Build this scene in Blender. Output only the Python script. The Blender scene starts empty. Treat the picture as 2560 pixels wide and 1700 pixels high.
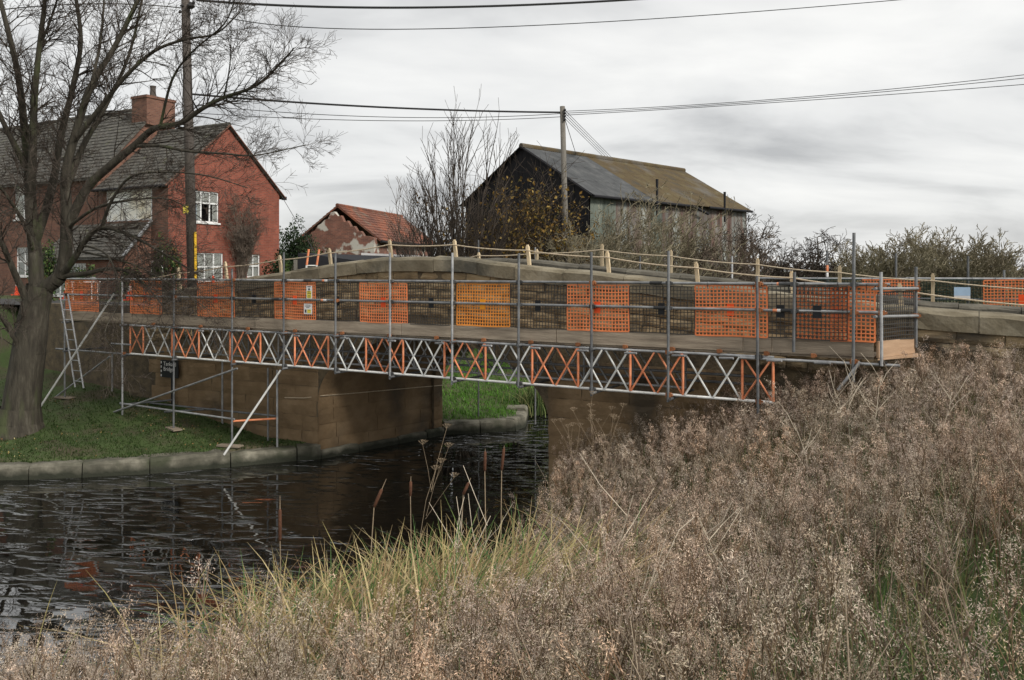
import bpy, math, random
import numpy as np
from mathutils import Matrix, Vector

random.seed(7)
RNG = np.random.default_rng(11)
PI = math.pi
SC = bpy.context.scene
COL = SC.collection

# ------------------------------------------------------------------ camera, sky, sun, exposure
EYE = 4.5            # metres above the water, water lies at z = 0
F, CX, HY = 2070.0, 1280.0, 678.0      # focal length and horizon of the 2560 x 1700 photograph, in pixels
cam_d = bpy.data.cameras.new('camera')
cam = bpy.data.objects.new('camera', cam_d)
COL.objects.link(cam)
cam.location = (0, 0, EYE)
cam.rotation_euler = (PI / 2, 0, 0)
cam_d.sensor_width = 36.0
cam_d.lens = 36.0 * F / 2560.0
cam_d.shift_y = -(850 - HY) / 2560.0
cam_d.clip_start = 0.05
cam_d.clip_end = 6000
SC.camera = cam

SUN_EL, SUN_AZ = math.radians(38), math.radians(130)     # azimuth clockwise from +Y
world = bpy.data.worlds.new('World')
SC.world = world
world.use_nodes = True
wn, wl = world.node_tree.nodes, world.node_tree.links
wn.clear()
w_out = wn.new('ShaderNodeOutputWorld')
w_bg = wn.new('ShaderNodeBackground')
w_bg.inputs['Strength'].default_value = 0.1
sky = wn.new('ShaderNodeTexSky')
sky.sky_type = 'NISHITA'
sky.sun_disc = False
sky.sun_elevation = SUN_EL
sky.sun_rotation = SUN_AZ
w_tc = wn.new('ShaderNodeTexCoord')
w_sep = wn.new('ShaderNodeSeparateXYZ')
wl.new(w_tc.outputs['Generated'], w_sep.inputs[0])
w_max = wn.new('ShaderNodeMath'); w_max.operation = 'MAXIMUM'; w_max.inputs[1].default_value = 0.0
wl.new(w_sep.outputs['Z'], w_max.inputs[0])
w_add = wn.new('ShaderNodeMath'); w_add.operation = 'ADD'; w_add.inputs[1].default_value = 0.34
wl.new(w_max.outputs[0], w_add.inputs[0])
w_dx = wn.new('ShaderNodeMath'); w_dx.operation = 'DIVIDE'
w_dy = wn.new('ShaderNodeMath'); w_dy.operation = 'DIVIDE'
wl.new(w_sep.outputs['X'], w_dx.inputs[0]); wl.new(w_add.outputs[0], w_dx.inputs[1])
wl.new(w_sep.outputs['Y'], w_dy.inputs[0]); wl.new(w_add.outputs[0], w_dy.inputs[1])
w_cmb = wn.new('ShaderNodeCombineXYZ')
wl.new(w_dx.outputs[0], w_cmb.inputs[0]); wl.new(w_dy.outputs[0], w_cmb.inputs[1])
w_map = wn.new('ShaderNodeMapping')
w_map.inputs['Location'].default_value = (1.7, 0.4, 0.0)
w_map.inputs['Rotation'].default_value = (0, 0, math.radians(12))
w_map.inputs['Scale'].default_value = (0.75, 1.25, 1.0)
wl.new(w_cmb.outputs[0], w_map.inputs['Vector'])
w_n1 = wn.new('ShaderNodeTexNoise')
w_n1.inputs['Scale'].default_value = 1.9
w_n1.inputs['Detail'].default_value = 6.0
w_n1.inputs['Roughness'].default_value = 0.52
w_n1.inputs['Distortion'].default_value = 0.35
wl.new(w_map.outputs[0], w_n1.inputs['Vector'])
w_ramp = wn.new('ShaderNodeValToRGB')
cr = w_ramp.color_ramp
cr.elements[0].position = 0.33; cr.elements[0].color = (2.3, 2.32, 2.34, 1)
cr.elements[1].position = 0.68; cr.elements[1].color = (4.45, 4.43, 4.32, 1)
e = cr.elements.new(0.50); e.color = (3.7, 3.71, 3.67, 1)
wl.new(w_n1.outputs['Fac'], w_ramp.inputs['Fac'])
w_mix = wn.new('ShaderNodeMix'); w_mix.data_type = 'RGBA'
w_mix.inputs['Factor'].default_value = 0.97          # the clouds cover nearly the whole sky
wl.new(sky.outputs[0], w_mix.inputs['A'])
wl.new(w_ramp.outputs['Color'], w_mix.inputs['B'])
wl.new(w_mix.outputs['Result'], w_bg.inputs['Color'])
wl.new(w_bg.outputs[0], w_out.inputs['Surface'])

sun_d = bpy.data.lights.new('sun', 'SUN')
sun_d.energy = 1.5
sun_d.angle = math.radians(14)
sun_d.color = (1.0, 0.95, 0.88)
sun = bpy.data.objects.new('sun', sun_d)
COL.objects.link(sun)
sd = Vector((math.sin(SUN_AZ) * math.cos(SUN_EL), math.cos(SUN_AZ) * math.cos(SUN_EL), math.sin(SUN_EL)))
sun.rotation_euler = sd.to_track_quat('Z', 'Y').to_euler()
sun.location = sd * 60

vs = SC.view_settings
vs.view_transform = 'Standard'
vs.look = 'None'
vs.exposure = 1.16
vs.gamma = 1.0
vs.use_curve_mapping = False
cy = SC.cycles
cy.max_bounces = 6
cy.diffuse_bounces = 3
cy.glossy_bounces = 3
cy.transmission_bounces = 3
cy.transparent_max_bounces = 10
cy.use_denoising = True
try:
    cy.denoiser = 'OPENIMAGEDENOISE'
    cy.denoising_input_passes = 'RGB_ALBEDO_NORMAL'
    cy.denoising_prefilter = 'ACCURATE'
except Exception:
    pass

# ------------------------------------------------------------------ helpers: meshes
def mesh_np(name, V, Fc, col=None):
    """triangles / quads from numpy arrays, optional colour per vertex"""
    V = np.asarray(V, dtype=np.float32)
    Fc = np.asarray(Fc, dtype=np.int32)
    me = bpy.data.meshes.new(name)
    nf, k = Fc.shape
    me.vertices.add(len(V)); me.vertices.foreach_set('co', V.ravel())
    me.loops.add(nf * k); me.loops.foreach_set('vertex_index', Fc.ravel())
    me.polygons.add(nf)
    me.polygons.foreach_set('loop_start', np.arange(0, nf * k, k, dtype=np.int32))
    me.polygons.foreach_set('loop_total', np.full(nf, k, dtype=np.int32))
    if col is not None:
        at = me.color_attributes.new('col', 'FLOAT_COLOR', 'POINT')
        c4 = np.ones((len(V), 4), dtype=np.float32); c4[:, :3] = col
        at.data.foreach_set('color', c4.ravel())
    me.update(calc_edges=True)
    me.validate()
    return me

class MB:
    """collects boxes, bars and tubes and builds them as one mesh"""
    def __init__(s):
        s.v, s.f = [], []
    def add(s, vs_, fs_):
        o = len(s.v)
        s.v.extend(vs_); s.f.extend([tuple(i + o for i in f) for f in fs_])
    def quad(s, a, b, c, d):
        s.add([a, b, c, d], [(0, 1, 2, 3)])
    def box(s, x0, x1, y0, y1, z0, z1):
        s.add([(x0, y0, z0), (x1, y0, z0), (x1, y1, z0), (x0, y1, z0), (x0, y0, z1), (x1, y0, z1), (x1, y1, z1), (x0, y1, z1)],
              [(0, 3, 2, 1), (4, 5, 6, 7), (0, 1, 5, 4), (1, 2, 6, 5), (2, 3, 7, 6), (3, 0, 4, 7)])
    def bar(s, p0, p1, w, h, up=(0, 0, 1)):
        p0, p1 = Vector(p0), Vector(p1)
        d = (p1 - p0).normalized()
        u = Vector(up)
        sx = d.cross(u)
        if sx.length < 1e-4: sx = d.cross(Vector((1, 0, 0)))
        sx.normalize(); sy = sx.cross(d)
        vv = []
        for p in (p0, p1):
            for (i, j) in ((-1, -1), (1, -1), (1, 1), (-1, 1)):
                vv.append(tuple(p + sx * (i * w / 2) + sy * (j * h / 2)))
        s.add(vv, [(0, 1, 2, 3), (7, 6, 5, 4), (0, 4, 5, 1), (1, 5, 6, 2), (2, 6, 7, 3), (3, 7, 4, 0)])
    def tube(s, pts, radii, n=8, cap=True):
        pts = [Vector(p) for p in pts]
        if not hasattr(radii, '__len__'): radii = [radii] * len(pts)
        rings = []
        ref = Vector((0.13, 0.31, 0.94))
        for i, p in enumerate(pts):
            d = (pts[min(i + 1, len(pts) - 1)] - pts[max(i - 1, 0)]).normalized()
            a = d.cross(ref)
            if a.length < 1e-3: a = d.cross(Vector((1, 0, 0)))
            a.normalize(); b = d.cross(a)
            rings.append([tuple(p + (a * math.cos(t * 2 * PI / n) + b * math.sin(t * 2 * PI / n)) * radii[i]) for t in range(n)])
        vv = [q for r in rings for q in r]
        ff = []
        for i in range(len(pts) - 1):
            for t in range(n):
                ff.append((i * n + t, i * n + (t + 1) % n, (i + 1) * n + (t + 1) % n, (i + 1) * n + t))
        if cap:
            ff.append(tuple(range(n - 1, -1, -1)))
            ff.append(tuple((len(pts) - 1) * n + t for t in range(n)))
        s.add(vv, ff)
    def poly_extrude(s, pts, dvec):
        n = len(pts)
        q = [tuple(Vector(p) + Vector(dvec)) for p in pts]
        s.add(list(pts) + q, [tuple(range(n - 1, -1, -1)), tuple(range(n, 2 * n))] + [(i, (i + 1) % n, n + (i + 1) % n, n + i) for i in range(n)])
    def mesh(s, name, smooth=False):
        me = bpy.data.meshes.new(name)
        me.from_pydata([tuple(v) for v in s.v], [], s.f)
        if smooth:
            me.polygons.foreach_set('use_smooth', [True] * len(me.polygons))
        me.update()
        return me

def segs_np(segs, n=3):
    """tapered tubes for many (p0, p1, r0, r1) at once"""
    S = np.asarray(segs, dtype=np.float64)
    P0, P1, R0, R1 = S[:, 0:3], S[:, 3:6], S[:, 6:7], S[:, 7:8]
    D = P1 - P0
    D /= np.maximum(np.linalg.norm(D, axis=1, keepdims=True), 1e-6)
    ref = np.tile(np.array([[0.13, 0.31, 0.94]]), (len(S), 1))
    A = np.cross(D, ref); A /= np.maximum(np.linalg.norm(A, axis=1, keepdims=True), 1e-6)
    B = np.cross(D, A)
    vs_ = []
    for P, R in ((P0, R0), (P1, R1)):
        for t in range(n):
            vs_.append(P + (A * math.cos(2 * PI * t / n) + B * math.sin(2 * PI * t / n)) * R)
    V = np.stack(vs_, axis=1)              # (N, 2n, 3)
    N_ = len(S)
    base = (np.arange(N_) * 2 * n)[:, None, None]
    f = np.array([[t, (t + 1) % n, n + (t + 1) % n, n + t] for t in range(n)])[None]
    return V.reshape(-1, 3), (base + f).reshape(-1, 4)

# ------------------------------------------------------------------ helpers: objects
def link(o, parent=None):
    COL.objects.link(o)
    if parent is not None: o.parent = parent
    return o
def obj(name, me, mat=None, parent=None):
    if isinstance(me, MB): me = me.mesh(name)
    o = bpy.data.objects.new(name, me)
    if mat is not None:
        if len(me.materials) == 0: me.materials.append(mat)
        elif me.materials[0] is not mat:
            o.material_slots[0].link = 'OBJECT'; o.material_slots[0].material = mat
    return link(o, parent)
def tag(o, label, cat, group=None):
    o['label'] = label; o['category'] = cat
    if group: o['group'] = group
    return o
def thing(name, label, cat, loc=(0, 0, 0), rz=0.0, group=None):
    o = bpy.data.objects.new(name, None)
    o.empty_display_size = 0.2
    o.location = loc; o.rotation_euler = (0, 0, rz)
    link(o)
    return tag(o, label, cat, group)
def kind(o, k):
    o['kind'] = k
    return o
_unit = {}
def unit_tube(n=10):
    if n not in _unit:
        m = MB(); m.tube([(0, 0, 0), (0, 0, 1)], 1.0, n)
        me = m.mesh('unit_tube')
        me.polygons.foreach_set('use_smooth', [len(p.vertices) == 4 for p in me.polygons])
        _unit[n] = me
    return _unit[n]
def tube_part(name, p0, p1, r, mat, parent, n=10):
    p0, p1 = Vector(p0), Vector(p1)
    d = p1 - p0
    me = unit_tube(n)
    o = bpy.data.objects.new(name, me)
    if len(me.materials) == 0: me.materials.append(mat)
    o.material_slots[0].link = 'OBJECT'; o.material_slots[0].material = mat
    o.rotation_mode = 'QUATERNION'
    o.rotation_quaternion = d.to_track_quat('Z', 'Y')
    o.location = p0; o.scale = (r, r, d.length)
    return link(o, parent)

# ------------------------------------------------------------------ helpers: pixels to places
def P3(x, y, Z):                 # the point at depth Z behind a pixel of the photograph
    return Vector(((x - CX) / F * Z, Z, EYE - (y - HY) / F * Z))
TH = math.radians(29.49)
Ax = np.array([math.cos(TH), -math.sin(TH)])      # along the bridge
Nx = np.array([math.sin(TH), math.cos(TH)])       # across it, away from the camera
C0 = np.array([-1.96, 18.40])                     # arch crown on the near face
def l2w(a, n, z=0.0):
    p = C0 + a * Ax + n * Nx
    return Vector((p[0], p[1], z))
def w2l(x, y):
    d = np.array([x, y]) - C0
    return float(d @ Ax), float(d @ Nx)
def an(x, n):                    # a on the plane n behind pixel column x, and depth there
    u = (x - CX) / F
    a = (u * (C0[1] + n * Nx[1]) - C0[0] - n * Nx[0]) / (Ax[0] - u * Ax[1])
    return a, C0[1] + a * Ax[1] + n * Nx[1]
def bl(x, y, n):                 # bridge-frame point behind pixel (x, y) on plane n
    a, Z = an(x, n)
    return (a, n, EYE - (y - HY) / F * Z)

# ------------------------------------------------------------------ helpers: materials
def nodes(m):
    m.use_nodes = True
    nt = m.node_tree; nt.nodes.clear()
    out = nt.nodes.new('ShaderNodeOutputMaterial')
    bs = nt.nodes.new('ShaderNodeBsdfPrincipled')
    nt.links.new(bs.outputs[0], out.inputs['Surface'])
    return nt, nt.nodes, nt.links, bs, out
def ramp(nd, stops):
    r = nd.new('ShaderNodeValToRGB')
    els = r.color_ramp.elements
    els[0].position, els[0].color = stops[0][0], (*stops[0][1], 1)
    els[1].position, els[1].color = stops[-1][0], (*stops[-1][1], 1)
    for p, c in stops[1:-1]:
        e_ = els.new(p); e_.color = (*c, 1)
    return r
def mat(name, stops, scale=3.0, rough=0.85, bump=0.15, bscale=25.0, stretch=(1, 1, 1), var=0.0, metal=0.0, detail=6.0,
        stain=None, coord='world', spec=0.3):
    """noise-driven colour; var = value change from object to object; stain = (colour, scale, threshold)"""
    m = bpy.data.materials.new(name)
    nt, nd, lk, bs, out = nodes(m)
    if coord == 'world':
        g = nd.new('ShaderNodeNewGeometry'); src = g.outputs['Position']
    else:
        g = nd.new('ShaderNodeTexCoord'); src = g.outputs['Object']
    mp = nd.new('ShaderNodeMapping'); mp.inputs['Scale'].default_value = stretch
    lk.new(src, mp.inputs['Vector'])
    nz = nd.new('ShaderNodeTexNoise')
    nz.inputs['Scale'].default_value = scale; nz.inputs['Detail'].default_value = detail; nz.inputs['Roughness'].default_value = 0.6
    lk.new(mp.outputs[0], nz.inputs['Vector'])
    rp = ramp(nd, stops)
    lk.new(nz.outputs['Fac'], rp.inputs['Fac'])
    c = rp.outputs['Color']
    if stain:
        sn = nd.new('ShaderNodeTexNoise'); sn.inputs['Scale'].default_value = stain[1]; sn.inputs['Detail'].default_value = 5
        lk.new(mp.outputs[0], sn.inputs['Vector'])
        sr = nd.new('ShaderNodeMapRange'); sr.inputs['From Min'].default_value = stain[2]; sr.inputs['From Max'].default_value = stain[2] + 0.14
        lk.new(sn.outputs['Fac'], sr.inputs['Value'])
        mx = nd.new('ShaderNodeMix'); mx.data_type = 'RGBA'
        lk.new(sr.outputs['Result'], mx.inputs['Factor']); lk.new(c, mx.inputs['A']); mx.inputs['B'].default_value = (*stain[0], 1)
        c = mx.outputs['Result']
    if var > 0:
        oi = nd.new('ShaderNodeObjectInfo')
        mr = nd.new('ShaderNodeMapRange'); mr.inputs['To Min'].default_value = 1 - var; mr.inputs['To Max'].default_value = 1 + var
        lk.new(oi.outputs['Random'], mr.inputs['Value'])
        hs = nd.new('ShaderNodeHueSaturation')
        lk.new(mr.outputs['Result'], hs.inputs['Value']); lk.new(c, hs.inputs['Color'])
        c = hs.outputs['Color']
    lk.new(c, bs.inputs['Base Color'])
    bs.inputs['Roughness'].default_value = rough
    bs.inputs['Metallic'].default_value = metal
    bs.inputs['Specular IOR Level'].default_value = spec
    if bump > 0:
        bn = nd.new('ShaderNodeTexNoise'); bn.inputs['Scale'].default_value = bscale; bn.inputs['Detail'].default_value = 5
        lk.new(mp.outputs[0], bn.inputs['Vector'])
        bp = nd.new('ShaderNodeBump'); bp.inputs['Strength'].default_value = bump; bp.inputs['Distance'].default_value = 0.03
        lk.new(bn.outputs['Fac'], bp.inputs['Height']); lk.new(bp.outputs[0], bs.inputs['Normal'])
    return m
def vcmat(name, rough=0.9, transl=0.25, nscale=30.0, nvar=0.25):
    """colour comes from each leaf or stalk's own colour"""
    m = bpy.data.materials.new(name)
    nt, nd, lk, bs, out = nodes(m)
    at = nd.new('ShaderNodeAttribute'); at.attribute_name = 'col'
    g = nd.new('ShaderNodeNewGeometry')
    nz = nd.new('ShaderNodeTexNoise'); nz.inputs['Scale'].default_value = nscale; nz.inputs['Detail'].default_value = 2
    lk.new(g.outputs['Position'], nz.inputs['Vector'])
    mr = nd.new('ShaderNodeMapRange'); mr.inputs['From Min'].default_value = 0.3; mr.inputs['From Max'].default_value = 0.7
    mr.inputs['To Min'].default_value = 1 - nvar; mr.inputs['To Max'].default_value = 1 + nvar
    lk.new(nz.outputs['Fac'], mr.inputs['Value'])
    hs = nd.new('ShaderNodeHueSaturation')
    lk.new(mr.outputs['Result'], hs.inputs['Value']); lk.new(at.outputs['Color'], hs.inputs['Color'])
    lk.new(hs.outputs['Color'], bs.inputs['Base Color'])
    bs.inputs['Roughness'].default_value = rough
    bs.inputs['Specular IOR Level'].default_value = 0.2
    if transl > 0:
        tr = nd.new('ShaderNodeBsdfTranslucent'); lk.new(hs.outputs['Color'], tr.inputs['Color'])
        ms = nd.new('ShaderNodeMixShader'); ms.inputs['Fac'].default_value = transl
        lk.new(bs.outputs[0], ms.inputs[1]); lk.new(tr.outputs[0], ms.inputs[2]); lk.new(ms.outputs[0], out.inputs['Surface'])
    return m
def brickmat(name, c1, c2, mortar, w=0.225, h=0.075, patch=None):
    m = bpy.data.materials.new(name)
    nt, nd, lk, bs, out = nodes(m)
    tc = nd.new('ShaderNodeTexCoord'); sp = nd.new('ShaderNodeSeparateXYZ'); lk.new(tc.outputs['Object'], sp.inputs[0])
    ad = nd.new('ShaderNodeMath'); ad.operation = 'ADD'; lk.new(sp.outputs['X'], ad.inputs[0]); lk.new(sp.outputs['Y'], ad.inputs[1])
    cb = nd.new('ShaderNodeCombineXYZ'); lk.new(ad.outputs[0], cb.inputs[0]); lk.new(sp.outputs['Z'], cb.inputs[1])
    bt = nd.new('ShaderNodeTexBrick')
    bt.inputs['Scale'].default_value = 1.0; bt.inputs['Brick Width'].default_value = w; bt.inputs['Row Height'].default_value = h
    bt.inputs['Mortar Size'].default_value = 0.006; bt.inputs['Bias'].default_value = -0.1
    bt.inputs['Color1'].default_value = (*c1, 1); bt.inputs['Color2'].default_value = (*c2, 1); bt.inputs['Mortar'].default_value = (*mortar, 1)
    lk.new(cb.outputs[0], bt.inputs['Vector'])
    nz = nd.new('ShaderNodeTexNoise'); nz.inputs['Scale'].default_value = 1.6; nz.inputs['Detail'].default_value = 7; nz.inputs['Roughness'].default_value = 0.7
    lk.new(tc.outputs['Object'], nz.inputs['Vector'])
    mr = nd.new('ShaderNodeMapRange'); mr.inputs['From Min'].default_value = 0.3; mr.inputs['From Max'].default_value = 0.7
    mr.inputs['To Min'].default_value = 0.68; mr.inputs['To Max'].default_value = 1.28
    lk.new(nz.outputs['Fac'], mr.inputs['Value'])
    hs = nd.new('ShaderNodeHueSaturation'); lk.new(mr.outputs['Result'], hs.inputs['Value']); lk.new(bt.outputs['Color'], hs.inputs['Color'])
    c = hs.outputs['Color']
    if patch:
        sn = nd.new('ShaderNodeTexNoise'); sn.inputs['Scale'].default_value = patch[1]; sn.inputs['Detail'].default_value = 4
        lk.new(tc.outputs['Object'], sn.inputs['Vector'])
        sr = nd.new('ShaderNodeMapRange'); sr.inputs['From Min'].default_value = patch[2]; sr.inputs['From Max'].default_value = patch[2] + 0.03
        lk.new(sn.outputs['Fac'], sr.inputs['Value'])
        mx = nd.new('ShaderNodeMix'); mx.data_type = 'RGBA'
        lk.new(sr.outputs['Result'], mx.inputs['Factor']); lk.new(c, mx.inputs['A']); mx.inputs['B'].default_value = (*patch[0], 1)
        c = mx.outputs['Result']
    lk.new(c, bs.inputs['Base Color'])
    bs.inputs['Roughness'].default_value = 0.9
    bp = nd.new('ShaderNodeBump'); bp.inputs['Strength'].default_value = 0.5; bp.inputs['Distance'].default_value = 0.01; bp.invert = True
    lk.new(bt.outputs['Fac'], bp.inputs['Height']); lk.new(bp.outputs[0], bs.inputs['Normal'])
    return m
def plain(name, c, rough=0.6, metal=0.0, var=0.0, k=0.82):
    c2 = tuple(v * k for v in c)
    return mat(name, [(0.35, c2), (0.65, c)], scale=9, rough=rough, bump=0.05, metal=metal, var=var)
def glassmat(name):
    m = bpy.data.materials.new(name)
    nt, nd, lk, bs, out = nodes(m)
    nd.remove(bs)
    tr = nd.new('ShaderNodeBsdfTransparent'); tr.inputs['Color'].default_value = (0.93, 0.95, 0.95, 1)
    gl = nd.new('ShaderNodeBsdfGlossy'); gl.inputs['Roughness'].default_value = 0.03
    fr = nd.new('ShaderNodeFresnel'); fr.inputs['IOR'].default_value = 1.6
    ms = nd.new('ShaderNodeMixShader')
    lk.new(fr.outputs[0], ms.inputs['Fac']); lk.new(tr.outputs[0], ms.inputs[1]); lk.new(gl.outputs[0], ms.inputs[2])
    lk.new(ms.outputs[0], out.inputs['Surface'])
    return m

MT = {}
MT['coping'] = mat('coping_sandstone', [(0.3, (0.12, 0.10, 0.066)), (0.5, (0.185, 0.158, 0.108)), (0.7, (0.25, 0.22, 0.16))], scale=2.2, bump=0.35, bscale=18,
                   var=0.16, stain=((0.07, 0.066, 0.052), 0.8, 0.54))
MT['coping_dark'] = mat('black_weathered_coping', [(0.3, (0.055, 0.05, 0.04)), (0.5, (0.09, 0.082, 0.064)), (0.7, (0.14, 0.128, 0.10))], scale=2.0, bump=0.35, bscale=18, var=0.16)
MT['stone'] = mat('wall_sandstone', [(0.28, (0.13, 0.095, 0.055)), (0.5, (0.25, 0.185, 0.105)), (0.72, (0.34, 0.265, 0.16))], scale=2.6, bump=0.5, bscale=14,
                  stretch=(1, 1, 2.4), var=0.17, stain=((0.075, 0.066, 0.052), 0.7, 0.55))
MT['core'] = mat('wall_joint', [(0.35, (0.075, 0.06, 0.042)), (0.65, (0.15, 0.115, 0.07))], scale=4, bump=0.5, bscale=16)
MT['abut'] = mat('abutment_sandstone', [(0.28, (0.14, 0.094, 0.05)), (0.5, (0.205, 0.138, 0.075)), (0.72, (0.27, 0.19, 0.11))], scale=1.6, bump=0.35, bscale=14,
                 var=0.08, stain=((0.08, 0.062, 0.042), 0.55, 0.54))
MT['kerb'] = mat('kerb_stone', [(0.3, (0.07, 0.068, 0.05)), (0.5, (0.125, 0.118, 0.09)), (0.7, (0.25, 0.235, 0.185))], scale=2.4, bump=0.4, bscale=16,
                 var=0.14, stain=((0.055, 0.06, 0.036), 1.4, 0.52))
MT['road'] = mat('asphalt', [(0.3, (0.04, 0.04, 0.042)), (0.7, (0.07, 0.069, 0.066))], scale=12, bump=0.3, bscale=90)
MT['tube'] = mat('galvanised_tube', [(0.3, (0.20, 0.205, 0.21)), (0.55, (0.34, 0.345, 0.35)), (0.75, (0.48, 0.48, 0.47))], scale=5, rough=0.45, metal=0.3, bump=0.1, var=0.30)
MT['tube_dark'] = mat('weathered_tube', [(0.3, (0.09, 0.095, 0.10)), (0.7, (0.20, 0.205, 0.21))], scale=5, rough=0.55, metal=0.3, bump=0.1, var=0.25)
MT['alu'] = mat('aluminium_lattice', [(0.3, (0.52, 0.53, 0.51)), (0.7, (0.78, 0.78, 0.75))], scale=6, rough=0.5, metal=0.05, bump=0.08, var=0.16)
MT['alu_chord'] = mat('aluminium_chord', [(0.3, (0.58, 0.58, 0.56)), (0.7, (0.82, 0.81, 0.78))], scale=6, rough=0.45, metal=0.05, bump=0.08, var=0.12)
MT['orange_paint'] = mat('orange_painted_lattice', [(0.28, (0.52, 0.16, 0.07)), (0.5, (0.74, 0.26, 0.125)), (0.75, (0.80, 0.38, 0.22))], scale=7, rough=0.6, bump=0.1, var=0.14)
MT['mesh_orange'] = plain('orange_mesh', (0.90, 0.27, 0.10), 0.55, var=0.08)
MT['mesh_amber'] = plain('amber_mesh', (0.92, 0.33, 0.055), 0.55)
MT['mesh_black'] = plain('dark_mesh', (0.05, 0.047, 0.043), 0.6)
MT['mesh_green'] = plain('dark_green_mesh', (0.018, 0.045, 0.035), 0.6)
MT['plate_orange'] = plain('orange_plate', (0.95, 0.10, 0.02), 0.4)
MT['plate_amber'] = plain('amber_plate', (0.95, 0.36, 0.02), 0.4)
MT['plate_black'] = plain('black_plate', (0.012, 0.013, 0.016), 0.45)
MT['board'] = mat('scaffold_board', [(0.25, (0.17, 0.135, 0.10)), (0.5, (0.30, 0.245, 0.185)), (0.75, (0.40, 0.335, 0.255))], scale=5, bump=0.3, bscale=30,
                  stretch=(0.25, 0.25, 3.0), var=0.22, stain=((0.10, 0.08, 0.06), 1.6, 0.60))
MT['board_new'] = mat('new_board', [(0.3, (0.34, 0.22, 0.135)), (0.7, (0.46, 0.31, 0.20))], scale=4, bump=0.15, stretch=(0.4, 0.4, 3.0))
MT['rust'] = plain('rusty_coupler', (0.30, 0.12, 0.05), 0.8, var=0.3)
MT['coupler'] = plain('steel_coupler', (0.09, 0.09, 0.09), 0.6, metal=0.4, var=0.4)
MT['post'] = mat('fence_post_timber', [(0.3, (0.46, 0.35, 0.21)), (0.7, (0.66, 0.55, 0.38))], scale=6, bump=0.3, stretch=(4, 4, 0.5), var=0.22)
MT['rope'] = mat('fence_rope', [(0.3, (0.42, 0.33, 0.22)), (0.7, (0.66, 0.56, 0.42))], scale=30, bump=0.5, bscale=120)
MT['pole'] = mat('creosoted_pole', [(0.3, (0.05, 0.042, 0.037)), (0.7, (0.105, 0.09, 0.078))], scale=8, bump=0.4, stretch=(5, 5, 0.4))
MT['pole_grey'] = mat('grey_pole', [(0.3, (0.11, 0.10, 0.085)), (0.7, (0.20, 0.185, 0.16))], scale=8, bump=0.4, stretch=(5, 5, 0.4))
MT['cable'] = plain('cable_black', (0.03, 0.03, 0.032), 0.5)
MT['brick'] = brickmat('red_brick', (0.27, 0.072, 0.043), (0.20, 0.052, 0.033), (0.20, 0.125, 0.09))
MT['brick_brown'] = brickmat('brown_brick', (0.19, 0.088, 0.057), (0.135, 0.06, 0.042), (0.16, 0.115, 0.085))
MT['brick_old'] = brickmat('old_brick', (0.24, 0.10, 0.068), (0.15, 0.07, 0.052), (0.20, 0.155, 0.12), patch=((0.50, 0.48, 0.42), 0.6, 0.56))
MT['slate'] = mat('roof_tile_dark', [(0.3, (0.05, 0.047, 0.042)), (0.55, (0.095, 0.09, 0.078)), (0.75, (0.17, 0.16, 0.135))], scale=6, bump=0.3, stain=((0.12, 0.12, 0.07), 2.5, 0.62))
MT['pantile'] = mat('pantile_red', [(0.3, (0.10, 0.045, 0.034)), (0.5, (0.165, 0.066, 0.042)), (0.7, (0.30, 0.10, 0.052))], scale=1.3, bump=0.3, stain=((0.15, 0.10, 0.075), 1.1, 0.53))
MT['white'] = plain('white_upvc', (0.78, 0.79, 0.78), 0.45, k=0.94)
MT['curtain'] = mat('curtain_cloth', [(0.3, (0.60, 0.60, 0.56)), (0.7, (0.82, 0.82, 0.78))], scale=7, stretch=(5, 5, 0.2), bump=0.3)
MT['cream_blind'] = mat('cream_blind', [(0.35, (0.78, 0.68, 0.46)), (0.6, (0.88, 0.88, 0.83))], scale=0.9, bump=0.05)
MT['glass'] = glassmat('window_glass')
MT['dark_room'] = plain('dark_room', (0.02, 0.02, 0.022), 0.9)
MT['tar'] = mat('tarred_board', [(0.3, (0.006, 0.006, 0.008)), (0.7, (0.016, 0.015, 0.017))], scale=4, rough=0.8, bump=0.2, stretch=(3, 3, 0.4))
MT['black_felt'] = plain('black_felt', (0.014, 0.014, 0.017), 0.75)
MT['tin'] = mat('corrugated_wall', [(0.30, (0.07, 0.03, 0.022)), (0.46, (0.13, 0.10, 0.085)), (0.6, (0.20, 0.215, 0.20)), (0.78, (0.33, 0.34, 0.32))], scale=0.9, rough=0.75, bump=0.1,
                stretch=(2.2, 2.2, 0.35), var=0.3, stain=((0.14, 0.06, 0.04), 0.8, 0.58))
MT['tin_green'] = mat('green_corrugated_wall', [(0.3, (0.05, 0.062, 0.05)), (0.5, (0.10, 0.118, 0.098)), (0.7, (0.22, 0.24, 0.205))], scale=0.9, rough=0.75, bump=0.1,
                      stretch=(2.6, 2.6, 0.35), var=0.2)
MT['sheet_grey'] = mat('grey_roof_sheet', [(0.3, (0.055, 0.058, 0.06)), (0.55, (0.085, 0.088, 0.09)), (0.75, (0.13, 0.13, 0.127))], scale=1.4, rough=0.95, bump=0.1, var=0.04)
MT['sheet_moss'] = mat('mossy_roof_sheet', [(0.28, (0.062, 0.058, 0.046)), (0.48, (0.088, 0.064, 0.034)), (0.62, (0.105, 0.083, 0.042)), (0.8, (0.17, 0.15, 0.12))], scale=1.2, rough=0.95, bump=0.3, bscale=12,
                       var=0.04, stain=((0.12, 0.11, 0.095), 0.5, 0.57))
MT['bark'] = mat('tree_bark', [(0.3, (0.028, 0.024, 0.018)), (0.55, (0.056, 0.049, 0.036)), (0.75, (0.105, 0.096, 0.074))], scale=5, bump=1.0, bscale=9, stretch=(2, 2, 0.4),
                 stain=((0.062, 0.072, 0.032), 1.3, 0.56))
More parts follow.
